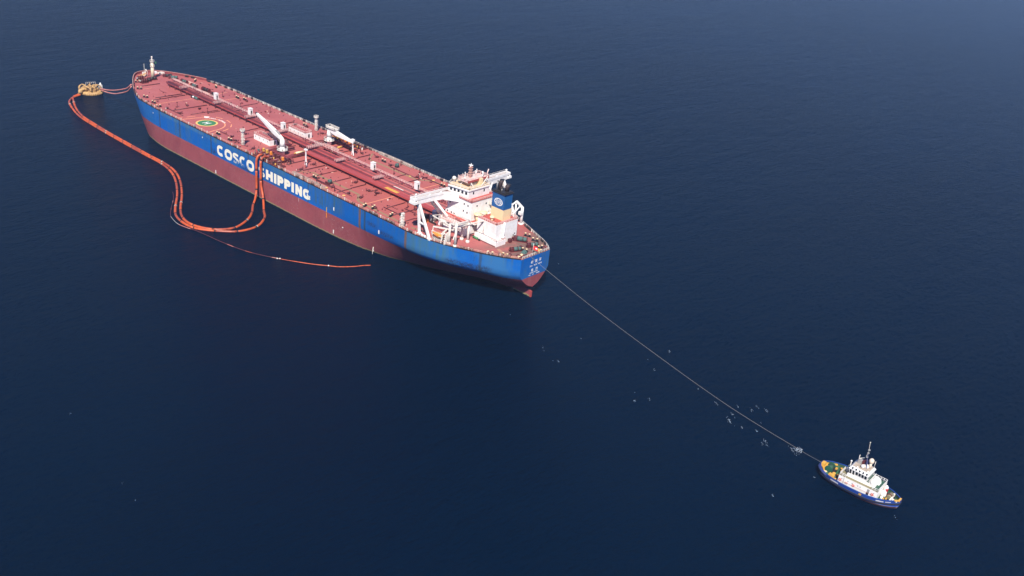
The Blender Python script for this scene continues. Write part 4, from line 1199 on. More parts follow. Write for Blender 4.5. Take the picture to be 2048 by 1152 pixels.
# red patches near stern rail: hose reels, chocks
mb = MB(DARKRED, CREAM, WHITE2)
for x, y in ((6.5, 10.5), (3.5, 8.4), (9.2, .2), (4.5, -2.8), (2.5, -8.1)): MB(DARKRED).lathe((x, y, D), [(.9, 0), (.9, .5), (.5, .9)], 10).build('mooring_roller', ship)
for x, y in ((2.2, 9.2), (3.0, 6.6), (1.5, -4.4)): MB(CREAM).lathe((x, y, D), [(.5, 0), (.6, .8)], 8).build('vent_cap', ship)
MB(YEL).cyl((1.2, -1.8, D+.9), (1.2, -2.9, D+.9), .9, n=12).build('hose_reel', ship)
MB(DARKRED).cyl((1.8, 9.6, D+.5), (1.8, 4.6, D+.5), .3, n=8).build('stern_roller', ship); MB(DARKRED).cyl((1.2, -.6, D+.5), (1.2, -7, D+.5), .3, n=8).build('stern_roller', ship)
# rudder
mb = MB(M_RED, PIPE2)
mb.hexa([(.9, -.45, -3), (10.4, -.5, -3), (10.4, .5, -3), (.9, .45, -3), (1.0, -.45, 3.0), (10.6, -.5, 3.2), (10.6, .5, 3.2), (1.0, .45, 3.0)])
mb.m(PIPE2).box(.2, .98, -.42, .42, -3, 2.9)
mb.build('rudder', ship)

# ================================================================== loose things on the tanker
# rescue boat
boat = empty('lifeboat', (36.6, 25.0, D+2.6)); tag(boat, 'orange enclosed lifeboat hanging on the port side of the tanker', 'lifeboat')
mb = MB(ORANGE); mb.smooth = True
secs = []
for i in range(11):
    t = i/10; x = -3.7+7.4*t; w = 1.35*math.sqrt(max(.0, 1-(2*t-1)**2))*.9+.12; 
    secs.append([(x, -w, 0.05), (x, -w*.6, -1.0*math.sin(math.pi*min(max(t, .06), .94))-.1), (x, w*.6, -1.0*math.sin(math.pi*min(max(t, .06), .94))-.1), (x, w, .05), (x, w*.7, .9*math.sin(math.pi*min(max(t, .1), .9))+.1), (x, -w*.7, .9*math.sin(math.pi*min(max(t, .1), .9))+.1)])
for s_ in secs: mb.add(s_)
for i in range(10):
    for j in range(6):
        a = i*6+j; b = i*6+(j+1) % 6; mb.face((a, b, b+6, a+6)[::-1])
mb.face(range(6)); mb.face([60+5-k for k in range(6)])
mb.build('boat_hull', boat)
mb = MB(WHITE2); railing(mb, [(-2.4, .75, .85), (2.4, .75, .85)], .5, 1, .09); mb.beam((-3.6, 1.2, .05), (3.6, 1.2, .05), .12); mb.box(-2.6, -1.6, -.4, .4, .9, 1.4); mb.build('canopy_fittings', boat)
# flag at the stern
fl = empty('flag', (1.2, 1.2, D)); tag(fl, 'flag with red and white parts flying from a short staff over the tanker stern', 'flag')
mb = MB(FLAGR, WHITE); mb.smooth = True
k0 = len(mb.v)
for i in range(8):
    for j in range(4):
        u = i/7; v = j/3
        mb.v.append((-.9*u*2.4+.1, .35*math.sin(u*7)-u*1.0, 4.6-1.9*v-u*1.3))
for i in range(7):
    for j in range(3):
        mb.cur = 1 if (i in (3, 4) and j == 1) else 0
        a = i*4+j; mb.face((a, a+1, a+5, a+4))
mb.build('flag_cloth', fl)
mb = MB(WHITE2); mb.cyl((.15, 0, 0), (.05, 0, 5.2), .1, n=6); mb.build('flagstaff', fl)
tarp = MB(TEAL); tarp.hexa([(0, 0, 0), (2.2, 0, 0), (2.2, 2.0, 0), (0, 2.0, 0), (.3, .3, 1.0), (1.7, .2, 1.2), (1.9, 1.7, .9), (.2, 1.6, .8)])
t_ = tarp.build('rope_bin', None, (3.2, 2.4, D+.02)); tag(t_, 'green tarpaulin covered bin by the flag on the tanker stern', 'bin')

# ================================================================== ropes and hoses
def catmull(P, seg):
    P = [Vector(p) for p in P]; out = []
    for i in range(len(P)-1):
        p0 = P[max(i-1, 0)]; p1 = P[i]; p2 = P[i+1]; p3 = P[min(i+2, len(P)-1)]
        n = max(2, int((p2-p1).length/seg))
        for k in range(n):
            t = k/n
            out.append(.5*((2*p1)+(-p0+p2)*t+(2*p0-5*p1+4*p2-p3)*t*t+(-p0+3*p1-3*p2+p3)*t**3))
    out.append(P[-1]); return out
def resample(pts, L):
    out = [pts[0]]; acc = 0
    for a, b in zip(pts, pts[1:]):
        dl = (b-a).length
        while acc+dl >= L:
            t = (L-acc)/dl; a = a.lerp(b, t); out.append(a); dl = (b-a).length; acc = 0
        acc += dl
    out.append(pts[-1]); return out
def hose(name, P, r, label, seclen=10.5):
    root = empty(name, P[0]); tag(root, label, 'hose', 'oil hoses between the buoy and the tanker')
    pts = resample(catmull(P, 1.0), 1.5)
    n = int(seclen/1.5); org = Vector(P[0])
    i = 0; k = 0
    while i < len(pts)-1:
        seg = pts[i:i+n+1]
        if len(seg) < 2: break
        z = min(p.z for p in seg)
        mb = MB(HOSE if (k*7 % 10) < 7 else HOSEW)
        jit = r*random.Random(k).uniform(.92, 1.06)
        seg2 = [p-org for p in seg]
        mb.tube(seg2, jit, 8)
        mb.m(RUBBER)
        t = (seg2[1]-seg2[0]).normalized(); mb.cyl(seg2[0]-t*.02, seg2[0]+t*.55, jit*1.12, n=8)
        if k % 6 == 2: mb.m(WHITE2).cyl(seg2[0]+t*.6, seg2[0]+t*1.0, jit*1.1, n=8)
        mb.build('hose_section', root)
        i += n; k += 1
    return root
H1 = [(373.5, 21.5, .9), (372.5, 26.5, .15), (368, 31.5, .15), (361.3, 35.3, .15), (345.6, 40.0, .15), (331.8, 42.8, .15), (315, 43.9, .15), (295.6, 44.6, .15), (274.6, 45, .15), (252.4, 45.2, .15), (234.6, 45.2, .15),
      (220.1, 47.8, .15), (205.7, 53.7, .15), (189.8, 62.6, .15), (175.5, 72.2, .15), (165.9, 77.4, .15), (155.5, 79.2, .15), (147, 77.6, .15), (138.6, 70.6, .15), (133.3, 62.9, .15), (133.7, 52.7, .15), (140.6, 43.7, .15),
      (147.0, 39.6, .4), (153.5, 35.2, 1.4), (157.8, 32.6, 4.2), (160.0, 32.0, 8.5), (160.3, 32.0, 14), (160.4, 31.9, 19.5), (160.6, 31.4, 22.6), (160.9, 29.4, 23.7), (161, 26.4, 22.8)]
H2 = [(377.0, 18.5, .9), (375.5, 23.5, .15), (372.0, 27.5, .15), (361.8, 32.2, .15), (347, 37.6, .15), (332, 41.0, .15), (315, 42.2, .15), (296, 43.0, .15), (275, 43.3, .15), (252.4, 43.6, .15), (233.6, 43.5, .15),
      (219, 45.9, .15), (204.3, 51.9, .15), (188.0, 61.0, .15), (174.5, 69.9, .15), (165.1, 75.0, .15), (156, 77.2, .15), (148, 75.6, .15), (141.2, 70.8, .15), (138.2, 62.5, .15), (143.1, 52.0, .15), (149.9, 44.7, .15),
      (156.5, 39.6, .4), (160.4, 35.6, 1.6), (163.0, 33.0, 4.2), (163.9, 32.1, 8), (164.1, 32, 14), (164.1, 31.9, 19.5), (164.1, 31.3, 22.8), (164.0, 29.4, 23.9), (163.6, 26.4, 22.8)]
hose('floating_hose', H1, .62, 'orange floating hose, outer of the two looping from the yellow buoy to the tanker side')
hose('floating_hose', H2, .62, 'orange floating hose, inner of the two looping from the yellow buoy to the tanker side')
# messenger line streaming aft from the bend
root = empty('messenger_line', (143.3, 79, 0)); tag(root, 'thin red and white floating line trailing from the hose bend to the tanker quarter', 'line')
TL = [(195, 62.0, .1), (187, 66.4, .1), (176, 74.2, .12), (168.5, 79.0, .15), (164, 80.6, .15), (157, 81.8, .15), (150, 80.6, .15), (143.3, 78.8, .1), (125.5, 76.4, .1), (110.6, 72.8, .1), (96.9, 66, .1), (84.8, 58.3, .1), (78, 52.6, .1), (74.3, 49.3, .1), (70.6, 43.5, .1), (69.2, 39.8, .1), (67.4, 36.9, .1)]
pts = resample(catmull(TL, 1), 1.0); i = 0; k = 0; rr = random.Random(5)
while i < len(pts)-1:
    n = rr.choice((3, 4, 6, 8)); seg = [p-Vector((143.3, 79, 0)) for p in pts[i:i+n+1]]
    if len(seg) < 2: break
    thick = .22 if i > len(pts)*.72 else .14
    mb = MB(HOSE if i > len(pts)*.68 else rr.choice((HAWSER, DARKRED, HOSEW, HAWSER, GREY, DARKRED))); mb.tube(seg, thick, 6); mb.build('line_section', root); i += n; k += 1
for x, y in ((97.8, 66.9), (97.0, 66.0), (78.2, 52.8)): MB(WHITE2).ball((x-143.3, y-79, .2), .36, 8).build('float', root)
# pilot ladder / hanging line at the quarter
mb = MB(WHITE2); mb.tube([(0, 0, 3.6), (0.2, .1, 1.5), (.1, .4, -.6)], .16, 6); mb.box(-.25, .25, -.2, .2, 1.4, 2.0)
o = mb.build('draught_line', None, (76.5, 27.6, 0)); tag(o, 'short pale rope hanging off the red hull beside the end of the trailing line', 'rope')
mb = MB(WHITE2); mb.tube([(131.2, 30.3, D+.4), (131.2, 30.3, 0)], .05, 5)
# hawsers bow to buoy
def rope(name, P, r, mat, label, cat, sag=None, group=None):
    org = Vector(P[0]); mb = MB(mat); pts = catmull(P, 2.5)
    mb.tube([p-org for p in pts], r, 6)
    o = mb.build(name, None, org); tag(o, label, cat, group); return o
rope('mooring_hawser', [(315.2, 17.3, 21.4), (321.4, 16.2, 17.8), (328.4, 15.2, 15), (344.3, 13.1, 9.9), (358, 11.2, 6.4), (371.5, 9.4, 3.7)], .4, HAWSER, 'pink mooring hawser from the tanker bow to the buoy, hanging higher', 'hawser', group='mooring hawsers at the bow')
rope('mooring_hawser', [(314.6, 17.6, 20.4), (320, 16.6, 16.4), (327, 15.4, 13.4), (336, 14.2, 10.3), (344.8, 13, 7.5), (358.3, 11.2, 4.7), (371.8, 9.1, 2.9)], .4, HAWSER, 'pink mooring hawser from the tanker bow to the buoy, sagging lower', 'hawser', group='mooring hawsers at the bow')
# tow line
TP = [(-.1, 4.4, D+.3), (-35, 6.3, 13.6), (-75, 8.8, 6.8), (-110, 11.3, 2.2), (-140.5, 14.2, 1.0), (-151.2, 19.0, 3.6)]
rope('tow_line', TP, .05, ROPE, 'long pale tow line from the tanker stern to the tug', 'rope')

# ================================================================== mooring buoy
by = empty('mooring_buoy', (376.5, 13.0, 0)); tag(by, 'yellow single point mooring buoy with piled pipework ahead of the tanker bow', 'buoy')
mb = MB(BUOYM); mb.lathe((0, 0, -.6), [(6.2, 0), (6.7, .4), (6.7, 1.9), (6.2, 2.3), (5.2, 2.5), (1, 2.55)], 32); mb.build('buoy_body', by)
for k in range(36):
    a = 2*math.pi*k/36
    if k == 0:
        mb = MB(BUOYM, RUBBER); mb.cyl((0, 0, -.2), (0, 0, 1.3), .28, n=6); f0 = mb.build('fender_rib', by, (6.85, 0, 0))
    else: copy_part(f0, by, (6.85*math.cos(a), 6.85*math.sin(a), 0))
mb = MB(BUOYM); mb.lathe((0, 0, 2.0), [(3.4, 0), (3.4, 1.4), (2.8, 1.9), (.6, 2.0)], 20); mb.box(-4.6, 4.8, -1.3, 1.3, 2.0, 3.3); mb.build('turntable', by)
rb = random.Random(11)
for k in range(15):
    a = rb.uniform(-2.6, 2.6); x0 = rb.uniform(-4, 3); y0 = rb.uniform(-3.4, 4.6); r = rb.uniform(1.6, 3.2)
    mb = MB(BUOYM); pts = []
    for i in range(13):
        t = math.pi*i/12; pts.append((x0+r*math.cos(t)*math.cos(a), y0+r*math.cos(t)*math.sin(a), 2.2+r*1.0*math.sin(t)+.5))
    mb.tube(pts, rb.uniform(.22, .42), 8); mb.build('buoy_pipe', by)
for (a, b, w) in (((-4.2, 5.2, 1.2), (3.4, -6.0, 4.2), .5), ((-3.0, 5.8, 1.0), (4.4, -5.4, 4.0), .5), ((-5.4, 1.0, 2.2), (4.6, -2.0, 4.8), .4), ((2, 6, 1.0), (5, 1.4, 4.4), .7), ((-1, 6.6, 1.2), (2, 4, 3.2), .9)):
    mb = MB(BUOYM); mb.beam(a, b, w); mb.build('buoy_boom', by)
for (x, y) in ((-.6, 7.8), (2.8, 5.6)):
    mb = MB(BUOYM, YEL); mb.tube([(x-.5, y-5.4, 2.8), (x-.3, y-2.4, 3.6), (x-.1, y-.4, 3.0), (x+.1, y+1.2, .5)], [.8, .95, .95, .6], 10); mb.lathe((x, y-.2, 1.0), [(1.2, 0), (1.5, .9), (1.2, 2.2), (.6, 2.8)], 12); mb.build('hose_outlet', by)
mb = MB(WHITE2, BLACK); mb.box(-2, .2, -6.8, -5.2, 2, 5.0); mb.m(WHITE).ball((0.2, -6.6, 5.4), .6, 8); mb.m(BLACK).box(-1, .9, -7.4, -6.7, 2.4, 3.9); mb.build('lantern_housing', by); mb = MB(WHITE2); railing(mb, [(4, -4, 2.0), (5.4, 0, 2.0), (4, 4, 2.0)], 1.4, 1.2, .14); mb.build('buoy_railing', by)
mb = MB(WHITE2); railing(mb, [(3.4, -4.8, 5.0), (3.6, 1.6, 5.4)], 1.0, 1.3, .12); mb.beam((3.4, -4.8, 2), (3.4, -4.8, 5), .15); mb.beam((3.6, 1.6, 2), (3.6, 1.6, 5.4), .15); mb.build('buoy_railing', by)

# ================================================================== TUG (local: +u aft-to-right end, v towards the viewer)
TC = Vector((-151.0, 18.6, 0))
tug = empty('tugboat', (TC.x, TC.y, 0), math.pi+R(1.5)); tag(tug, 'small blue and white tugboat holding the tow line behind the tanker', 'tugboat')
# local frame of the empty after rotation by pi: +x -> -X world (u), +y -> -Y world, so v = -y
OUT = [(0, .5), (.25, 1.5), (1.0, 2.7), (2.2, 3.8), (4.2, 4.8), (6.8, 5.55), (9.5, 5.95), (13, 6.05), (17, 5.95), (20, 5.5), (22.5, 4.8), (25, 3.7), (27, 2.3), (28.3, 1.1), (28.9, .3)]
def tug_hull():
    mb = MB(TRED_SHADED, TBLUE, RUBBER, WHITE)
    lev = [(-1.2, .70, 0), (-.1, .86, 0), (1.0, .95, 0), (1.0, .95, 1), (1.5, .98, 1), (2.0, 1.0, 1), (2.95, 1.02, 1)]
    for side in (1, -1):
        k = len(mb.v); mb.smooth = True
        for u, b in OUT:
            for z, f, mi in lev:
                uc = 14.4+(u-14.4)*(.93+.07*min(1, max(0, (z+1.2)/3.6)))
                lift = .75*max(0, (u-20)/9)**2+.35*max(0, (5-u)/5)**2 if z > 1.5 else 0
                mb.v.append((uc, -side*b*f, z+lift))
        n = len(lev)
        for i in range(len(OUT)-1):
            for j in range(n-1):
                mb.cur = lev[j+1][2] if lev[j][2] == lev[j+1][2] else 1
                a = k+i*n+j; q = (a, a+n, a+n+1, a+1); mb.face(q if side > 0 else q[::-1])
        # close ends
        for e in (0, len(OUT)-1):
            pass
    mb.smooth = False
    n = len(lev); half = len(OUT)*n
    for e in (0, len(OUT)-1):
        for j in range(n-1):
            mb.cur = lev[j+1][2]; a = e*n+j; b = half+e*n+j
            mb.face((a, a+1, b+1, b) if e else (a, b, b+1, a+1))
    mb.build('tug_hull', tug)
    # inner bulwark + deck
    mb = MB(TGREEN)
    pts = [(14.4+(u-14.4)*.975, b*.965) for u, b in OUT]
    k = len(mb.v)
    for u, b in pts: mb.v += [(u, -b, 2.0), (u, b, 2.0)]
    for i in range(len(pts)-1): a = k+2*i; mb.face((a, a+2, a+3, a+1))
    mb.build('tug_deck', tug)
    mb = MB(TGREEN, TBLUE)
    for side in (1, -1):
        for (u0, b0), (u1, b1) in zip(pts, pts[1:]):
            l0 = .75*max(0, (u0-20)/9)**2+.35*max(0, (5-u0)/5)**2; l1 = .75*max(0, (u1-20)/9)**2+.35*max(0, (5-u1)/5)**2
            mb.m(TGREEN).quad((u0, -side*b0, 2.0), (u1, -side*b1, 2.0), (u1, -side*b1, 2.93+l1), (u0, -side*b0, 2.93+l0))
            mb.m(TBLUE).beam((u0, -side*(b0+.1), 3.0+l0), (u1, -side*(b1+.1), 3.0+l1), .34, .16)
    mb.build('bulwark', tug)
    for side in (1, -1):
        mb = MB(RUBBER, TBLUE)
        for (u0, b0), (u1, b1) in zip(OUT, OUT[1:]):
            l0 = .75*max(0, (u0-20)/9)**2+.35*max(0, (5-u0)/5)**2; l1 = .75*max(0, (u1-20)/9)**2+.35*max(0, (5-u1)/5)**2
            mb.beam((u0, -side*(b0+.1), 1.75+l0), (u1, -side*(b1+.1), 1.75+l1), .35, .3)
        mb.build('fender', tug)
tug_hull()
# grey-blue cylindrical fender at the near end
mb = MB(paint('slate_blue_fender', (.03, .045, .15), (.03, .04, .10), .6, 1, .7))
for side in (1, -1):
    mb.tube([(.0, -side*.3, 2.8), (.2, -side*1.7, 2.8), (1.2, -side*3.0, 2.8), (2.6, -side*4.2, 2.75), (4.4, -side*5.0, 2.65)], [.34, .36, .36, .34, .25], 10)
mb.build('bow_fender', tug)
# yellow tow frame and fairleads
mb = MB(YEL)
mb.box(.5, 1.7, -.9, .9, 2.0, 3.9); mb.beam((1.2, -1.2, 2.9), (3.2, -3.5, 2.6), .42); mb.beam((1.2, 1.2, 2.9), (4.6, 4.0, 2.7), .5); mb.box(1.6, 2.3, -1.4, 1.4, 2.0, 2.7)
mb.build('tow_fairlead', tug)
mb = MB(YEL); mb.box(28.0, 28.6, -1.0, 1.0, 3.2, 3.75); mb.beam((27.1, -1.9, 3.55), (28.4, -.9, 3.7), .6, .3); mb.build('aft_fairlead', tug)
# fore winch
mb = MB(TGREEN, BLACK, YEL); mb.m(TGREEN).cyl((3.6, -1.2, 3.0), (3.6, 1.2, 3.0), .95, n=14); mb.m(paint('winch_green', (.02, .10, .06), None, .5, 1, .5)).cyl((3.6, 1.2, 3.0), (3.6, 1.5, 3.0), 1.35, n=16); mb.cyl((3.6, -1.5, 3.0), (3.6, -1.2, 3.0), 1.35, n=16); mb.m(BLACK).box(4.6, 5.8, -1.2, 1.0, 2, 3.1); mb.m(YEL).box(5.2, 5.9, .2, 1.0, 3.1, 3.6)
mb.build('tow_winch', tug)
mb = MB(YEL, ORANGE); mb.hexa([(4.6, -4.2, 2.05), (6.9, -4.4, 2.05), (6.9, -2.9, 2.05), (4.6, -2.6, 2.05), (4.7, -4.0, 3.1), (6.7, -4.2, 3.2), (6.7, -3.1, 3.2), (4.8, -2.8, 3.1)])
mb.build('stowage_box', tug)
for u_, v_, a_, h_, m_ in ((6.0, -2.3, .5, 1.2, YEL), (7.2, -1.5, .35, .8, YEL), (7.4, -4.3, .35, .6, YEL), (7.3, 1.6, .5, .9, YEL), (6.6, 3.2, .45, .7, YEL), (3.3, -3.3, .5, .9, CREAM)):
    MB(m_).lathe((u_, v_, 2), [(a_, 0), (a_, h_*.8), (a_*1.2, h_*.85), (a_*1.2, h_)], 10).build('deck_bollard', tug)
mb = MB(TEAL, GREEN, DARKRED)
for k in range(14):
    mb.cur = k % 3; mb.cbox((rb.uniform(4, 8), rb.uniform(-4, 4.2), 2), (rb.uniform(.3, .9), rb.uniform(.3, .8), rb.uniform(.3, 1.0)), rb.uniform(0, 3))
mb.build('deck_gear', tug)['kind'] = 'stuff'
# main house
mb = MB(WHITE, TGREEN, OLIVE)
mb.prism([(8.4, -4.7), (8.4, 3.8), (22.0, 3.8), (22.0, -4.3)][::-1], 2.02, 5.0)
mb.m(OLIVE).prism([(8.5, -4.6), (8.5, 3.7), (21.9, 3.7), (21.9, -4.2)][::-1], 5.0, 5.06)
mb.m(TGREEN).box(17.8, 21.8, -3.1, 3.6, 5.06, 5.1)
house = mb.build('deckhouse', tug)
def hy_(u): return -(4.7-.4*(u-8.4)/13.6)      # near wall of the house tapers aft
for u in (9.6, 11.8, 13.3, 15.2, 16.1, 20.8):
    MB(GREY).box(u-.17, u+.17, hy_(u)-.06, hy_(u)+.1, 3.9, 4.25).build('porthole', house)
MB(GREY).box(18.5, 19.3, hy_(19)-.08, hy_(19)+.1, 3.5, 4.7).build('vent_grille', house)
MB(BLACK).box(18.4, 19.2, hy_(19)-.1, hy_(19)+.1, 2.15, 3.45).build('door', house)
MB(ORAIL).beam((9, hy_(9)-.1, 3.3), (21.5, hy_(21.5)-.1, 3.3), .08).build('grab_rail', house)
MB(GREY).beam((10.3, hy_(10.3)-.06, 2.1), (10.3, hy_(10.3)-.06, 5.0), .12).build('downpipe', house)
mb = MB(WHITE)
railing(mb, [(21.9, -4.2, 5.06), (21.9, 3.7, 5.06), (17.6, 3.7, 5.06)], 1.2, 1.1, .12)
mb.build('house_railing', house); mb = MB(WHITE); railing(mb, [(8.5, 0, 5.06), (8.5, -4.6, 5.06), (10.6, -4.5, 5.06)], 1.1, 1.1, .12); railing(mb, [(21.9, -4.2, 5.06), (19.8, -4.3, 5.06)], 1.2, 1.1, .12)
mb.build('house_railing', house)
# mid tier under wheelhouse
mb = MB(WHITE, TGREEN)
mb.hexa([(10.4, -3.3, 5.06), (19.0, -3.1, 5.06), (19.0, 2.9, 5.06), (10.4, 2.9, 5.06), (10.4, -3.1, 6.1), (18.0, -3.0, 6.1), (18.0, 2.8, 6.1), (10.4, 2.8, 6.1)])
mb.m(TGREEN).box(16.9, 17.95, -2.9, 2.7, 6.1, 6.16)
mb.build('upper_deckhouse', tug)
for (ya, yb, ue) in ((-3.0, -.7, 20.1), (-.2, 2.0, 20.7)):
    mb = MB(WHITE); mb.hexa([(18.6, ya, 5.06), (ue, ya, 5.06), (ue, yb, 5.06), (18.6, yb, 5.06), (18.5, ya, 6.9), (ue-.5, ya, 6.4), (ue-.5, yb, 6.4), (18.5, yb, 6.9)])
    mb.build('exhaust_casing', tug)
# wheelhouse
mb = MB(WHITE, TOPDECK)
mb.hexa([(10.9, -2.9, 6.1), (17.0, -2.9, 6.1), (17.0, 2.7, 6.1), (10.9, 2.7, 6.1), (10.5, -3.3, 8.4), (17.4, -3.3, 8.4), (17.4, 3.1, 8.4), (10.5, 3.1, 8.4)])
mb.hexa([(10.4, -3.4, 8.4), (17.5, -3.4, 8.4), (17.5, 3.2, 8.4), (10.4, 3.2, 8.4), (11.1, -2.6, 9.3), (16.9, -2.6, 9.3), (16.9, 2.4, 9.3), (11.1, 2.4, 9.3)])
TTOP = paint('stained_buff_roof', (.42, .35, .27), (.28, .22, .17), .8, .8, .7)
mb.m(TTOP).box(11.2, 16.8, -2.5, 2.3, 9.3, 9.34)
tw = mb.build('wheelhouse', tug)
for i in range(6):
    u = 10.95+i*1.04; w_ = .78 if i > 1 else .6; zb_ = 6.85 if i > 1 else 6.4
    MB(GLASS).hexa([(u, -2.94-(zb_-6.1)*.17, zb_), (u+w_, -2.94-(zb_-6.1)*.17, zb_), (u+w_, -2.8, zb_), (u, -2.8, zb_), (u-.04, -3.30, 8.1), (u+w_-.04, -3.30, 8.1), (u+w_-.04, -3.0, 8.1), (u-.04, -3.0, 8.1)]).build('window', tw)
for i in range(5):
    y = -2.8+i*1.1
    MB(GLASS).hexa([(17.0, y, 7.0), (17.21, y, 7.0), (17.21, y+.7, 7.0), (17.0, y+.7, 7.0), (17.1, y, 8.1), (17.39, y, 8.1), (17.39, y+.7, 8.1), (17.1, y+.7, 8.1)]).build('window', tw)
for i in range(5):
    u = 11.3+i*1.25
    MB(GLASS).hexa([(u, -3.31, 8.52), (u+.6, -3.31, 8.52), (u+.6, -3.1, 8.52), (u, -3.1, 8.52), (u, -2.86, 9.05), (u+.6, -2.86, 9.05), (u+.6, -2.7, 9.05), (u, -2.7, 9.05)]).build('skylight', tw)
mb = MB(WHITE); railing(mb, [(17.2, -2.9, 6.16), (18.0, -2.9, 6.1), (18.0, 2.7, 6.1)], 1.1, 1.0, .12); railing(mb, [(17.2, 3.7, 5.06), (17.2, 2.8, 6.2)], 1.0, 1, .12); mb.build('bridge_railing', tug)
# mast, domes, lights
mb = MB(BLACK, GREY, WHITE2, TBLUE); mb.m(paint('dark_blue_mast', (.02, .025, .12), (.2, .2, .25), .6, 2, .5)); mb.beam((14.7, .2, 9.3), (14.2, .2, 14.6), .2); mb.beam((15.2, -.6, 9.3), (14.5, 0, 12.4), .25); mb.beam((14.6, .2, 10.2), (14.6, 1.6, 11.2), .5); mb.m(GREY).beam((14.1, -.9, 14.2), (14.1, 1.1, 14.2), .16); mb.m(WHITE2).cyl((14.2, .2, 14.6), (13.8, .2, 18.8), .06, n=6); mb.ball((13.8, .2, 18.9), .22, 6)
for z in (13.0, 14.6, 15.8): mb.m(GREY).box(13.9, 14.5, -.1, .5, z, z+.35)
mb.build('tug_mast', tug)
mb = MB(WHITE2, CREAM); mb.m(paint('buff_dome', (.68, .55, .42), (.6, .48, .36), .5, 1, .5)); mb.ball((15.9, .6, 12.2), .9, 14, 1.15); mb.cyl((15.9, .6, 9.3), (15.9, .6, 11.4), .45, n=10); mb.build('satellite_dome', tug)
MB(WHITE).ball((14.1, -1.2, 10.0), .65, 12).build('satellite_dome', tug)
for u_, v_ in ((16.4, -1.9), (12.8, -2.1)): MB(WHITE).ball((u_, v_, 9.3), .3, 8).build('roof_lamp', tug)
mb = MB(GREY, DARKRED, WHITE2); mb.box(11.6, 13.0, .2, 2.0, 9.34, 10.6); mb.m(DARKRED).box(13.1, 13.9, .4, 1.8, 9.34, 10.9); mb.m(WHITE2).cyl((11.4, 1.8, 9.3), (11.4, 1.8, 11.8), .1, n=6); mb.cyl((16.9, 1.9, 9.3), (16.9, 1.9, 12), .08, n=6); mb.beam((11.8, .3, 11.2), (13.1, 1.6, 11.6), .2)
mb.lathe((14.8, .4, 9.34), [(1.1, 0), (1.0, .5), (.5, .9)], 12)
mb.build('roof_equipment', tug)
mb = MB(WHITE2); mb.cyl((10.2, -.6, 5.06), (9.9, -.6, 9.4), .13, n=6); mb.ball((9.9, -.6, 9.6), .34, 8); mb.build('searchlight', tug)
mb = MB(WHITE2, CREAM, TEAL, BLACK); mb.box(9.2, 10.4, -1.0, .4, 5.06, 6.3); mb.m(CREAM).box(10.6, 11, .8, 2.2, 5.06, 6.5); mb.m(BLACK).box(10.1, 10.5, -2.3, -1.2, 5.06, 6.3); mb.m(TEAL).box(9, 10, 1, 2.4, 5.06, 6.2); mb.build('fire_monitor', tug)
# funnels / aft gear
for u_, v_, pr_, n_ in ((22.9, -.5, [(.85, 0), (.95, 1.0), (.85, 2.1), (.3, 2.6)], 14), (22.7, 1.8, [(.7, 0), (.7, 2.6), (.3, 3.3)], 12), (23.0, -2.2, [(.45, 0), (.45, .9), (.2, 1.1)], 10)): MB(WHITE).lathe((u_, v_, 2), pr_, n_).build('ventilator', tug)
MB(paint('red_fire_point', (.5, .02, .03), None, .3, 1, .5)).box(22.9, 23.5, .9, 1.7, 3.2, 4.4).build('fire_locker', tug)
mb = MB(OLIVE, BLACK, DARKRED, WHITE2); mb.cyl((24.9, -1.0, 3.0), (24.9, 1.9, 3.0), .8, n=12); mb.m(DARKRED).cyl((24.9, -.3, 3), (24.9, -.1, 3), 1.15, n=12); mb.m(BLACK).box(25.6, 26.4, -.8, 1.4, 2, 2.9); mb.box(24.2, 25.2, -2.8, -1.6, 2, 2.9); mb.m(YEL).box(24.3, 24.8, -2.7, -2.2, 2.9, 3.4); mb.m(WHITE2).box(25.4, 26, 1.6, 2.1, 2, 3.6); mb.build('anchor_windlass', tug)
mb = MB(CREAM); mb.m(paint('cream_anchor', (.75, .72, .58), None, .3, 1, .6)); mb.beam((25.6, -.9, 3.2), (27.9, -1.6, 3.2), .45); mb.beam((25.7, -2.2, 2.9), (25.9, .2, 3.4), .42); mb.beam((26.0, -.8, 3.1), (26.9, -2.3, 3.0), .4); mb.build('anchor', tug)
mb = MB(TEAL, GREEN, DARKRED, YEL)
for k in range(16):
    u = rb.uniform(22.6, 27); mb.cur = rb.choice((0, 0, 1, 1, 2, 3)); mb.cbox((u, rb.uniform(-1, 1)*(27.6-u)*.7, 2), (rb.uniform(.2, .7), rb.uniform(.2, .6), rb.uniform(.3, 1.1)), rb.uniform(0, 3))
mb.build('deck_gear', tug)['kind'] = 'stuff'
# yellow boarding mark and name lettering blocks (too small to read)
def hullq(u, z): 
    b = lin(OUT, u); t = (z-2.0)/.95; return (u, -(b*(1.0+.02*t))-.05, z)
def side_patch(u0, u1, z0, z1, mat, name):
    l = lambda u: .75*max(0, (u-20)/9)**2+.35*max(0, (5-u)/5)**2
    q = [hullq(u0, z0), hullq(u1, z0), hullq(u1, z1), hullq(u0, z1)]
    q = [(p[0], p[1], p[2]+l(p[0])) for p in q]
    MB(mat).quad(*q).build(name, tug)
side_patch(16.6, 17.5, 2.05, 2.85, YEL, 'boarding_mark')
for k in range(8): side_patch(6.3+k*.38, 6.3+k*.38+.28, 2.15, 2.65, WHITE, 'name_letter')
for k in range(7): side_patch(22.2+k*.33, 22.2+k*.33+.25, 2.2, 2.6, WHITE, 'name_letter')
for k in range(5): side_patch(25.0+k*.3, 25.0+k*.3+.2, 2.3, 2.6, WHITE, 'name_letter')
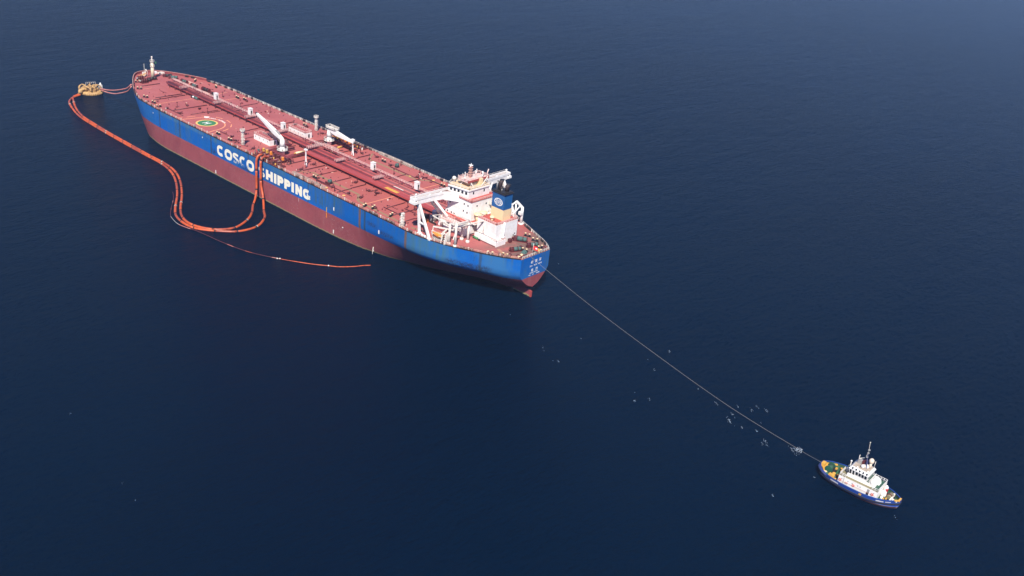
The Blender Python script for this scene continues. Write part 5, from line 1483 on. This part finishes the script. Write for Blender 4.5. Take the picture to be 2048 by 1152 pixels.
# lifebuoys hung on the house side
for u, lb in ((9.1, 'red lifebuoy on the tug house side, nearest the tow line'), (13.8, 'red lifebuoy on the tug house side, midway along'), (20.4, 'red lifebuoy on the tug house side, aft of the dark doorway')):
    mb = MB(paint('lifebuoy_red', (.65, .10, .06), None, .2, 1, .6), WHITE)
    mb.tube([(.36*math.cos(2*math.pi*i/14), 0, .36*math.sin(2*math.pi*i/14)) for i in range(15)], .12, 6, cap=False)
    w = tug.matrix_basis @ Vector((u, hy_(u)-.15, 3.5))
    o = mb.build('lifebuoy', None, w); o.rotation_euler.z = tug.rotation_euler.z
    tag(o, lb, 'lifebuoy', 'lifebuoys on the tug')
mb = MB(ORAIL); mb.box(-.5, .5, -.1, .1, -.25, .25); o = mb.build('rescue_board', None, tug.matrix_basis @ Vector((11.4, hy_(11.4)-.16, 3.35))); o.rotation_euler.z = tug.rotation_euler.z
tag(o, 'pale orange rescue board mounted on the white tug house side', 'rescue board')

# ================================================================== foam
rf = random.Random(21)
def foam_patch(mb, x, y, L, W, ang, n):
    for k in range(n):
        px = rf.gauss(0, L/2.2); py = rf.gauss(0, W/2.2)
        cx = x+px*math.cos(ang)-py*math.sin(ang); cy = y+px*math.sin(ang)+py*math.cos(ang)
        r = rf.uniform(.035, .11); a0 = rf.uniform(0, 6); m_ = rf.randint(5, 8)
        pts = []
        for i in range(m_):
            a = a0+2*math.pi*i/m_; rr_ = r*rf.uniform(.5, 1.3)
            qx, qy = rr_*1.8*math.cos(a), rr_*.7*math.sin(a)
            pts.append((cx+qx*math.cos(ang)-qy*math.sin(ang), cy+qx*math.sin(ang)+qy*math.cos(ang)))
        mb.prism(pts, -.05, .05+rf.uniform(.0, .1)+.002*k % .05)
mb = MB(FOAM)
WA = R(-38)
for x, y, L, W, n in ((-103.7, 10, 1.6, .6, 9), (-110.5, 5.4, 1.4, .6, 7), (-113.4, 16.5, 2.6, .9, 26), (-112.1, 12, 1.8, .6, 10), (-115.6, 3.5, 1.8, .7, 9), (-115.7, -.5, 1.8, .6, 8), (-119.3, -1.1, 1.1, .5, 10), (-122.1, 8.2, .5, .3, 3),
                      (-119, 17, 1.2, .5, 8), (-123.5, 14.3, 1.3, .5, 7), (-129.3, 17.9, 2.0, .8, 14), (-129.3, 20.3, 1.2, .5, 6), (-131.3, 20.1, 1, .5, 6), (-139.3, 15.5, 3.2, .4, 18), (-6, 20.5, .4, .3, 2),
                      (-42.8, 35.7, .4, .3, 4), (-44.9, 34.5, 1.3, .5, 10), (-33.6, 31, 2.4, .4, 7), (-68.6, -9.4, 1.0, .5, 12), (-66.7, 3.4, .5, .3, 4), (-73.4, 8.5, .9, .4, 6), (-82.2, 33.9, .9, .5, 9),
                      (-85.1, 28.3, 1.8, .7, 8), (-93.3, 6.5, .3, .2, 4), (-78.7, 29, .3, .2, 3), (-38.5, 12.1, .8, .3, 4), (37.4, 194, .8, .4, 4), (-16.9, 200.6, .4, .3, 5), (-7.7, 199.8, 1.6, .2, 3),
                      (164, -736, 2, .8, 6), (-147.2, 44.9, .8, .4, 8), (15.5, -38, .6, .3, 4), (-152, 24, .8, .4, 5), (-180.8, 23, 1.5, .3, 6)):
    foam_patch(mb, x, y, L, W, WA, n)
tag(mb.build('whitecaps'), kind='stuff')
# splash where the tow line touches the water
mb = MB(FOAM)
for k in range(46):
    x = rf.gauss(0, .75); y = rf.gauss(0, .6); z = max(0, rf.gauss(.3, .45)); r = rf.uniform(.06, .2)
    mb.ball((x, y, z), r, 5)
foam_patch(mb, -.3, 1.0, 1.8, .7, WA, 16); foam_patch(mb, .5, -1.6, 1.8, .7, WA, 10)
sp = mb.build('splash', None, (-140.5, 13.6, 0)); tag(sp, kind='stuff')
print('objects', len(bpy.data.objects), 'tris', sum(len(o.data.polygons) for o in bpy.data.objects if o.type == 'MESH'))
